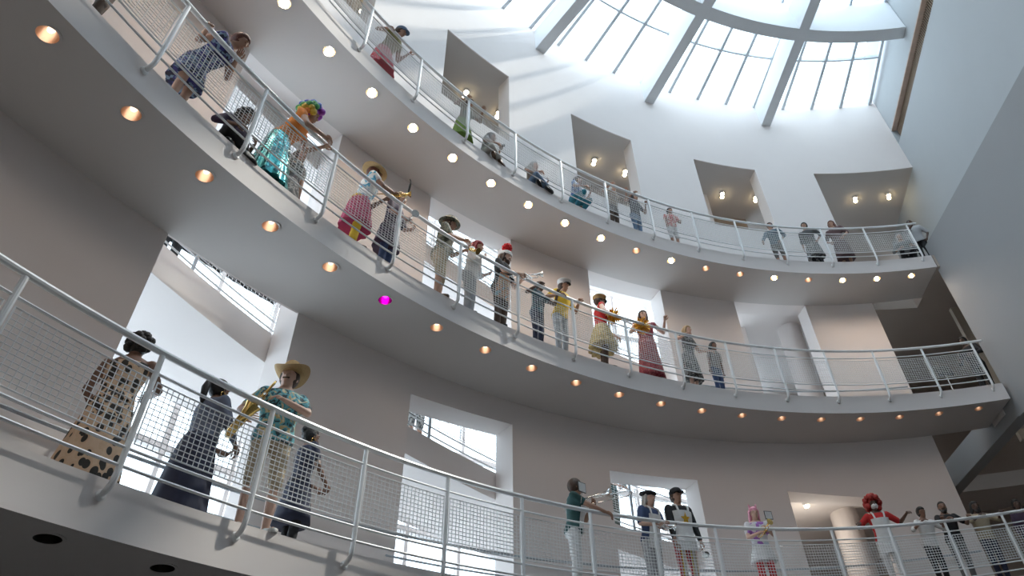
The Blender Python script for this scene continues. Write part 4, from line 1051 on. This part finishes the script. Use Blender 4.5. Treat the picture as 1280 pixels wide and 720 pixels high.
person('A5', 3, -0.799, 15.60, 1.66, 'person in a blue and white shirt crouching with a phone on the topmost ramp', 25, 'fair', 12, 0, (0, 0), arms=((0.12, 0.34, 0.72), (-0.22, 0.36, 0.80)), legs='crouch', top=pmat('blue_check', 'cells', [(0.1, 0.22, 0.5), (0.5, 0.55, 0.62), (0.04, 0.1, 0.3)], 28), sleeve=0.7, bottom=(c('teal_trouser', (0.03, 0.20, 0.27)), 0.98), shoe=SHBR, hair=('short', 'brown'), vox=V3)
person('A6', 3, -0.723, 15.60, 1.50, 'small person with white blond hair at the topmost railing', 10, 'fair', 10, 0, (0, 5), top=c('fawn', (0.34, 0.25, 0.18)), sleeve=0.7, bottom=(BRN, 0.98), shoe=SHB, hair=('bob', 'white'), vox=V3)
person('A6b', 3, -0.677, 15.62, 1.50, 'small person in a dark top and light jeans with raised arm at the topmost railing', 10, 'tan', 8, 0, (0, 5), arms=('rail', (-0.25, 0.26, 1.35, (0, 0, -1))), top=c('ink', (0.05, 0.045, 0.06)), sleeve=0.5, bottom=(DENL, 0.98), shoe=SHB, hair=('short', 'black'), vox=V3)
person('A7', 3, -0.605, 15.60, 1.40, 'small person in a red and white print shirt and pale shorts on the topmost ramp', -10, 'tan', 5, 0, (0, 5), arms=((0.3, 0.2, 0.8), (-0.2, 0.28, 1.0)), top=redpat, sleeve=0.6, bottom=(WHT, 0.55), shoe=SHB, hair=('short', 'black'), vox=V3)
person('A8', 3, -0.392, 15.64, 1.56, 'person in a grey blue jacket reaching one hand out at the topmost railing', -40, 'tan', 12, 0, (-10, 0), arms=((0.36, 0.30, 0.95), (-0.2, 0.1, 0.98)), top=c('steel_blue', (0.10, 0.15, 0.19)), sleeve=1.5, bottom=(c('ash', (0.15, 0.14, 0.13)), 0.62), shoe=SHB, hair=('short', 'black'), vox=V3)
person('A9', 3, -0.319, 15.64, 1.66, 'person in a dark scarf and grey tunic with one arm hanging at the topmost railing', -40, 'tan', 10, 0, (-10, 0), arms=('down', (-0.22, 0.05, 1.0)), top=c('charcoal', (0.08, 0.08, 0.08)), sleeve=1.4, skirt=(greypat, 0.42, 0.26, 0.02), bottom=(BLK, 0.98), shoe=SHB, hair=('short', 'black'), vox=V3)
person('A10', 3, -0.262, 15.62, 1.78, 'person with long dark red hair in a grey dress at the topmost railing', -45, 'tan', 3, 0, (-10, 0), arms=((0.22, 0.12, 0.98), (-0.2, 0.14, 0.98)), top=c('maroon_grey', (0.11, 0.06, 0.06)), sleeve=1.0, dress=True, skirt=(greypat, 0.30, 0.25, 0.02), shoe=SHB, hair=('long', 'auburn'), vox=V3)
person('A11', 3, -0.132, 15.86, 1.70, 'grey haired person crouching in grey beside the flat wall on the topmost ramp', -20, 'tan', 12, 0, (0, 0), arms=((0.2, 0.3, 0.6), (-0.2, 0.3, 0.6)), legs='crouch', top=GREY, sleeve=1.4, bottom=(BLK, 0.98), shoe=SHB, hair=('bob', 'grey'), vox=V3, base=F(3, -0.13))
person('A12', 3, -0.097, 15.85, 1.78, 'person in a light grey shirt standing at the end of the topmost railing', -30, 'dark', 4, 0, (-10, 0), arms=('rail', (-0.24, 0.05, 0.95)), top=LGREY, sleeve=1.1, bottom=(BLK, 0.98), shoe=SHB, hair=('buzz', 'black'), vox=V3, base=F(3, -0.11), fat=1.1)

# ------------------------------------------------------------------ outer ramp, through the openings
person('D1', 1, -0.943, 17.68, 1.72, 'person in grey print shorts on the outer ramp seen through a wall opening', 0, 'tan', 0, 0, (0, 0), arms=('down', 'down'), top=greypat, sleeve=0.7, bottom=(greypat, 0.6), shoe=SHBR, hair=('short', 'brown'), vox=V3, base=FO(0, -0.943))
person('D2', 1, -0.682, 17.78, 1.75, 'person in a dark green jacket on the outer ramp seen through a wall opening', 10, 'tan', 0, 0, (0, 0), arms=((0.1, 0.3, 1.0), (-0.25, 0.30, 0.95)), top=TEALD, sleeve=1.5, bottom=(c('olive_trouser', (0.10, 0.11, 0.09)), 0.98), shoe=SHBR, hair=('short', 'brown'), vox=V3, base=FO(0, -0.682))
person('D3', 1, -1.222, 17.65, 1.72, 'person all in black on the outer ramp seen through a wall opening', 0, 'brown', 0, 0, (0, 0), arms=('down', 'down'), top=BLK, sleeve=1.2, bottom=(BLK, 0.98), shoe=SHB, hair=('short', 'black'), vox=V3, base=FO(0, -1.222))
flush()

# ------------------------------------------------------------------ instruments and things in hand
def held(name, info, label, cat, grp=None):
    e = empty(name, info['W'].translation.copy(), label, cat, grp)
    e.matrix_world = info['W']
    return e
def hpart(name, bm, m, e, angle=50):
    o = bpy.data.objects.new(name, finish(bm, name, m, True, angle)); C.objects.link(o); o.parent = e
    return o

def hand_of(info, s):
    sh, el, wr, d, pn, cu = info['A'][s]
    return wr + d * 0.085 * info['k'] + (pn - d * pn.dot(d)).normalized() * 0.02

def saxophone(info):
    e = held('saxophone', info, 'gold saxophone held by the straw cowboy hat player', 'saxophone')
    h = hand_of(info, 1)
    T = Matrix.Translation(h + Vector((0.02, 0.04, 0.06))) @ Matrix.Rotation(math.radians(-24), 4, 'Y') @ Matrix.Rotation(math.radians(-6), 4, 'X') @ Matrix.Scale(0.85, 4)
    P = lambda *v: T @ Vector(v)
    bm = bmesh.new()
    tube(bm, [P(0, 0, 0.38), P(0, 0, 0.2), P(0, 0, 0), P(0, 0, -0.25), P(0, 0.005, -0.36), P(0, 0.04, -0.43), P(0, 0.09, -0.44), P(0, 0.135, -0.40), P(0, 0.15, -0.32), P(0, 0.165, -0.2), P(0, 0.185, -0.11), P(0, 0.205, -0.055)],
         [0.012, 0.017, 0.024, 0.032, 0.036, 0.038, 0.04, 0.042, 0.045, 0.052, 0.066, 0.088], 16)
    hpart('body', bm, brass, e)
    bm = bmesh.new(); tube(bm, [P(0, 0, 0.37), P(0, 0, 0.42), P(0, -0.03, 0.455), P(0, -0.10, 0.455)], [0.012, 0.012, 0.011, 0.009], 10); hpart('neck', bm, brass, e)
    bm = bmesh.new(); tube(bm, [P(0, -0.09, 0.455), P(0, -0.16, 0.44)], [0.014, 0.007], 8); hpart('mouthpiece', bm, M_BLACK, e)
    for q in range(7):
        z = 0.22 - q * 0.075
        bm = bmesh.new(); lathe(bm, [(0, 0.0), (0.017, 0.0), (0.017, 0.007), (0, 0.009)], 12, T @ Matrix.Translation((0.0, 0.024 + 0.002 * q, z)) @ Matrix.Rotation(-PI / 2, 4, 'X')); hpart('key', bm, silver, e)
    for sx in (-1, 1):
        bm = bmesh.new(); tube(bm, [P(sx * 0.026, 0.012, 0.26), P(sx * 0.036, 0.015, -0.30)], 0.004, 6); hpart('rod', bm, brass, e)
saxophone(C3)

def trumpet(info, s, d, m, label, name='trumpet', grp='brass instruments', sc_=1.0):
    e = held(name, info, label, 'instrument', grp)
    h = hand_of(info, s); d = Vector(d).normalized(); u = Vector((0, 0, 1)); u = (u - d * u.z).normalized(); x = d.cross(u)
    Q = lambda a, b, c2: h + (x * a + d * b + u * c2) * sc_
    bm = bmesh.new(); tube(bm, [Q(0, -0.24, 0.03), Q(0, 0.08, 0.03), Q(0, 0.16, 0.03), Q(0, 0.21, 0.03), Q(0, 0.24, 0.03), Q(0, 0.255, 0.03)], [0.007, 0.008, 0.013, 0.024, 0.045, 0.062], 16); hpart('bell', bm, m, e)
    bm = bmesh.new(); tube(bm, [Q(0.012, -0.12, 0.03), Q(0.012, -0.17, 0.015), Q(0.012, -0.17, -0.03), Q(0.012, -0.12, -0.05), Q(0.012, 0.12, -0.05), Q(0.012, 0.15, -0.03), Q(0.012, 0.15, 0.01), Q(0.012, 0.12, 0.03)], 0.007, 8); hpart('tubing', bm, m, e)
    for q in (-0.04, 0.0, 0.04):
        bm = bmesh.new(); tube(bm, [Q(0.02, q, -0.07), Q(0.02, q, 0.055)], 0.012, 10); hpart('valve', bm, m, e)
    bm = bmesh.new(); tube(bm, [Q(0, -0.24, 0.03), Q(0, -0.29, 0.03)], [0.006, 0.012], 8); hpart('mouthpiece', bm, silver, e)
    return e
trumpet(PEOPLE['C6'], 1, (-0.7, 0.5, -0.25), silver, 'silver trumpet held by the beret wearer')
trumpet(PEOPLE['C8'], 1, (-0.3, 0.9, 0.2), brass, 'gold trumpet held by the pink haired player')
trumpet(PEOPLE['B5'], 1, (0.2, 0.9, 0.1), brass, 'brass horn played under the gold brimmed hat')
trumpet(PEOPLE['B7'], -1, (0.2, 0.7, -0.6), brass, 'brass horn held by the camouflage hat wearer')
trumpet(PEOPLE['B9'], -1, (-0.5, 0.75, 0.15), silver, 'silver horn with wide bell held by the bearded person', 'trumpet', 'brass instruments', 1.45)
trumpet(PEOPLE['B6'], 1, (0.6, 0.7, -0.3), silver, 'small silver horn held by the blond curls')
trumpet(PEOPLE['C7'], -1, (0.2, 0.55, -0.8), silver, 'silver horn hanging in the hand of the white star apron wearer')

def trombone(info):
    e = held('trombone', info, 'silver trombone held by the white overalls player', 'instrument', 'brass instruments')
    h = hand_of(info, -1); d = Vector((0.15, 0.95, 0.0)).normalized(); u = Vector((0, 0, 1)); x = d.cross(u)
    Q = lambda a, b, c2: h + x * a + d * b + u * c2
    bm = bmesh.new(); tube(bm, [Q(0.05, -0.35, 0.05), Q(0.05, 0.05, 0.05), Q(0.05, 0.18, 0.05), Q(0.05, 0.26, 0.05), Q(0.05, 0.31, 0.05)], [0.011, 0.014, 0.026, 0.055, 0.095], 16); hpart('bell', bm, silver, e)
    bm = bmesh.new(); tube(bm, [Q(0, -0.16, 0.04), Q(0, 0.55, 0.04), Q(0, 0.60, 0.02), Q(0, 0.60, -0.02), Q(0, 0.55, -0.04), Q(0, -0.12, -0.04)], 0.0085, 8); hpart('slide', bm, silver, e)
    bm = bmesh.new(); tube(bm, [Q(0.05, -0.35, 0.05), Q(0.045, -0.42, 0.02), Q(0.025, -0.42, -0.03), Q(0, -0.35, -0.04), Q(0, -0.12, -0.04)], 0.0095, 8); hpart('tuning_slide', bm, silver, e)
trombone(PEOPLE['C5'])

def card(info, pos, rot, w_, h_, label, m=None, name='music_folder'):
    e = held(name, info, label, 'music folder', 'music folders')
    T = info['K'] @ Matrix.Translation(pos) @ Euler([math.radians(a) for a in rot]).to_matrix().to_4x4()
    bm = bmesh.new(); box(bm, -w_ / 2, w_ / 2, -0.006, 0.0, -h_ / 2, h_ / 2, T); hpart('cover', bm, M_BLACK, e)
    bm = bmesh.new(); box(bm, -w_ / 2 + .012, w_ / 2 - .012, 0.0005, 0.003, -h_ / 2 + .012, h_ / 2 - .012, T); hpart('sheet', bm, m or WHT, e)
    bm = bmesh.new(); tube(bm, [T @ Vector((0, -0.01, -h_ / 2)), T @ Vector((0.02, -0.03, -h_ / 2 - 0.16))], 0.005, 6); hpart('clip', bm, silver, e)
card(PEOPLE['C5'], (0.22, 0.20, 1.50), (0, 0, -35), 0.17, 0.16, 'black music folder with white sheet beside the trombone player')
card(PEOPLE['C8'], (-0.20, 0.28, 1.48), (0, 0, 15), 0.17, 0.16, 'black music folder with white sheet beside the pink hair')

def lyre(info, pos, label):
    e = held('music_lyre', info, label, 'music clip', 'music lyres')
    T = info['K'] @ Matrix.Translation(pos) @ Matrix.Rotation(0.5, 4, 'Y')
    for s in (-1, 1):
        bm = bmesh.new(); tube(bm, [T @ Vector(v) for v in ((s * 0.012, 0, 0.10), (s * 0.05, 0, 0.04), (s * 0.055, 0, -0.04), (s * 0.02, 0, -0.10))], [0.006, 0.011, 0.011, 0.006], 8); hpart('prong', bm, M_BLACK, e)
    bm = bmesh.new(); tube(bm, [T @ Vector((-0.05, 0, 0.0)), T @ Vector((0.05, 0, 0.0))], 0.006, 6); hpart('bar', bm, M_BLACK, e)
    bm = bmesh.new(); tube(bm, [T @ Vector((0, 0, 0.10)), T @ Vector((0.0, -0.02, 0.13))], 0.008, 6); hpart('screw', bm, M_BLACK, e)
    bm = bmesh.new(); tube(bm, [T @ Vector((0, 0, -0.10)), T @ Vector((-0.06, -0.05, -0.26))], 0.005, 6); hpart('stem', bm, silver, e)
lyre(PEOPLE['B5'], (0.02, 0.66, 1.50), 'black wire music lyre standing out beside the gold brimmed hat player')

def pompom(info, s, label):
    e = held('pompom', info, label, 'pompom', 'gold pompoms')
    h = hand_of(info, s); rnd = random.Random(11 + s)
    bm = bmesh.new()
    for i in range(150):
        a = i * 2.39996; y_ = 1 - 2 * (i + 0.5) / 150; q = math.sqrt(1 - y_ * y_); v = Vector((q * math.cos(a), q * math.sin(a), y_))
        ln = 0.14 + rnd.random() * 0.06; sd = v.cross(Vector((rnd.uniform(-1, 1), rnd.uniform(-1, 1), rnd.uniform(-1, 1)))).normalized() * 0.011
        tip = h + v * ln + Vector((0, 0, -0.05 * rnd.random())); mid = h + v * ln * 0.6 + Vector((rnd.uniform(-1, 1), rnd.uniform(-1, 1), 0)) * 0.01
        b0 = h + v * 0.02
        vs = [bm.verts.new(p) for p in (b0 - sd * .6, b0 + sd * .6, mid + sd, tip + sd, tip - sd, mid - sd)]
        bm.faces.new((vs[0], vs[1], vs[2], vs[5])); bm.faces.new((vs[5], vs[2], vs[3], vs[4]))
    o = hpart('streamers', bm, gold_foil, e); o['kind'] = 'stuff'
    bm = bmesh.new(); ellip(bm, h, (0.09, 0.09, 0.09), None, 12, 8); hpart('core', bm, gold_foil, e)
    bm = bmesh.new(); tube(bm, [h + Vector((0, -0.05, 0)), h + Vector((0, 0.05, 0))], 0.014, 8); hpart('handle', bm, M_BLACK, e)
pompom(B12, 1, 'gold foil pompom held by the red top and gold skirt dancer')
pompom(B13, 1, 'gold foil pompom held by the crimson dress dancer')

def gadget(info, s, label, name, cat, size, lens=False):
    e = held(name, info, label, cat)
    h = hand_of(info, s); T = Matrix.Translation(h + Vector((0, 0.02, 0.02)))
    bm = bmesh.new(); box(bm, -size[0] / 2, size[0] / 2, -size[1] / 2, size[1] / 2, -size[2] / 2, size[2] / 2, T); bmesh.ops.bevel(bm, geom=bm.edges[:], offset=min(size) * 0.2, segments=2, affect='EDGES'); hpart('case', bm, M_BLACK, e)
    bm = bmesh.new()
    if lens: lathe(bm, [(0, 0), (0.03, 0), (0.03, 0.05), (0.024, 0.055), (0, 0.05)], 16, T @ Matrix.Translation((0, size[1] / 2, 0)) @ Matrix.Rotation(-PI / 2, 4, 'X')); hpart('lens', bm, mat('lens_black', (0.03, 0.03, 0.035), 0.2, noise=0.02), e)
    else: box(bm, -size[0] / 2 + .004, size[0] / 2 - .004, -size[1] / 2 - 0.001, -size[1] / 2 + 0.0005, -size[2] / 2 + .006, size[2] / 2 - .006, T); hpart('screen', bm, mat('phone_screen', (0.05, 0.06, 0.08), 0.15, noise=0.02), e)
gadget(PEOPLE['C1'], 1, 'slim dark phone held up by the leopard dress', 'phone', 'phone', (0.07, 0.009, 0.14))
gadget(PEOPLE['A3'], -1, 'small black camera held beside the sitter in pale grey', 'camera_device', 'camera', (0.12, 0.05, 0.08), True)
gadget(PEOPLE['A5'], -1, 'dark phone held by the crouching blue shirt', 'phone', 'phone', (0.07, 0.009, 0.14))

# music stand at the end of the middle ramp
sb = pt(-0.155, 16.25, F(2, -0.155))
e = empty('music_stand', sb, 'white tripod music stand with a black desk at the middle ramp end', 'music stand')
bm = bmesh.new(); tube(bm, [(0, 0, 0.30), (0, 0, 0.95)], 0.014, 8); add('pole', finish(bm, 'pole', M_RAIL), e, sb)
for q in range(3):
    a = q * 2 * PI / 3 + 0.4
    bm = bmesh.new(); tube(bm, [(0, 0, 0.42), (0.28 * math.cos(a), 0.28 * math.sin(a), 0.02)], 0.011, 6); add('leg', finish(bm, 'leg', M_RAIL), e, sb)
bm = bmesh.new(); box(bm, -0.22, 0.22, -0.012, 0.0, -0.15, 0.17, Matrix.Translation((0, 0, 1.05)) @ Matrix.Rotation(math.radians(-20), 4, 'X')); add('desk', finish(bm, 'desk', M_BLACK, False), e, sb, 0.2)
bm = bmesh.new(); box(bm, -0.22, 0.22, 0.0, 0.05, -0.155, -0.143, Matrix.Translation((0, 0, 1.05)) @ Matrix.Rotation(math.radians(-20), 4, 'X')); add('ledge', finish(bm, 'ledge', M_BLACK, False), e, sb, 0.2)
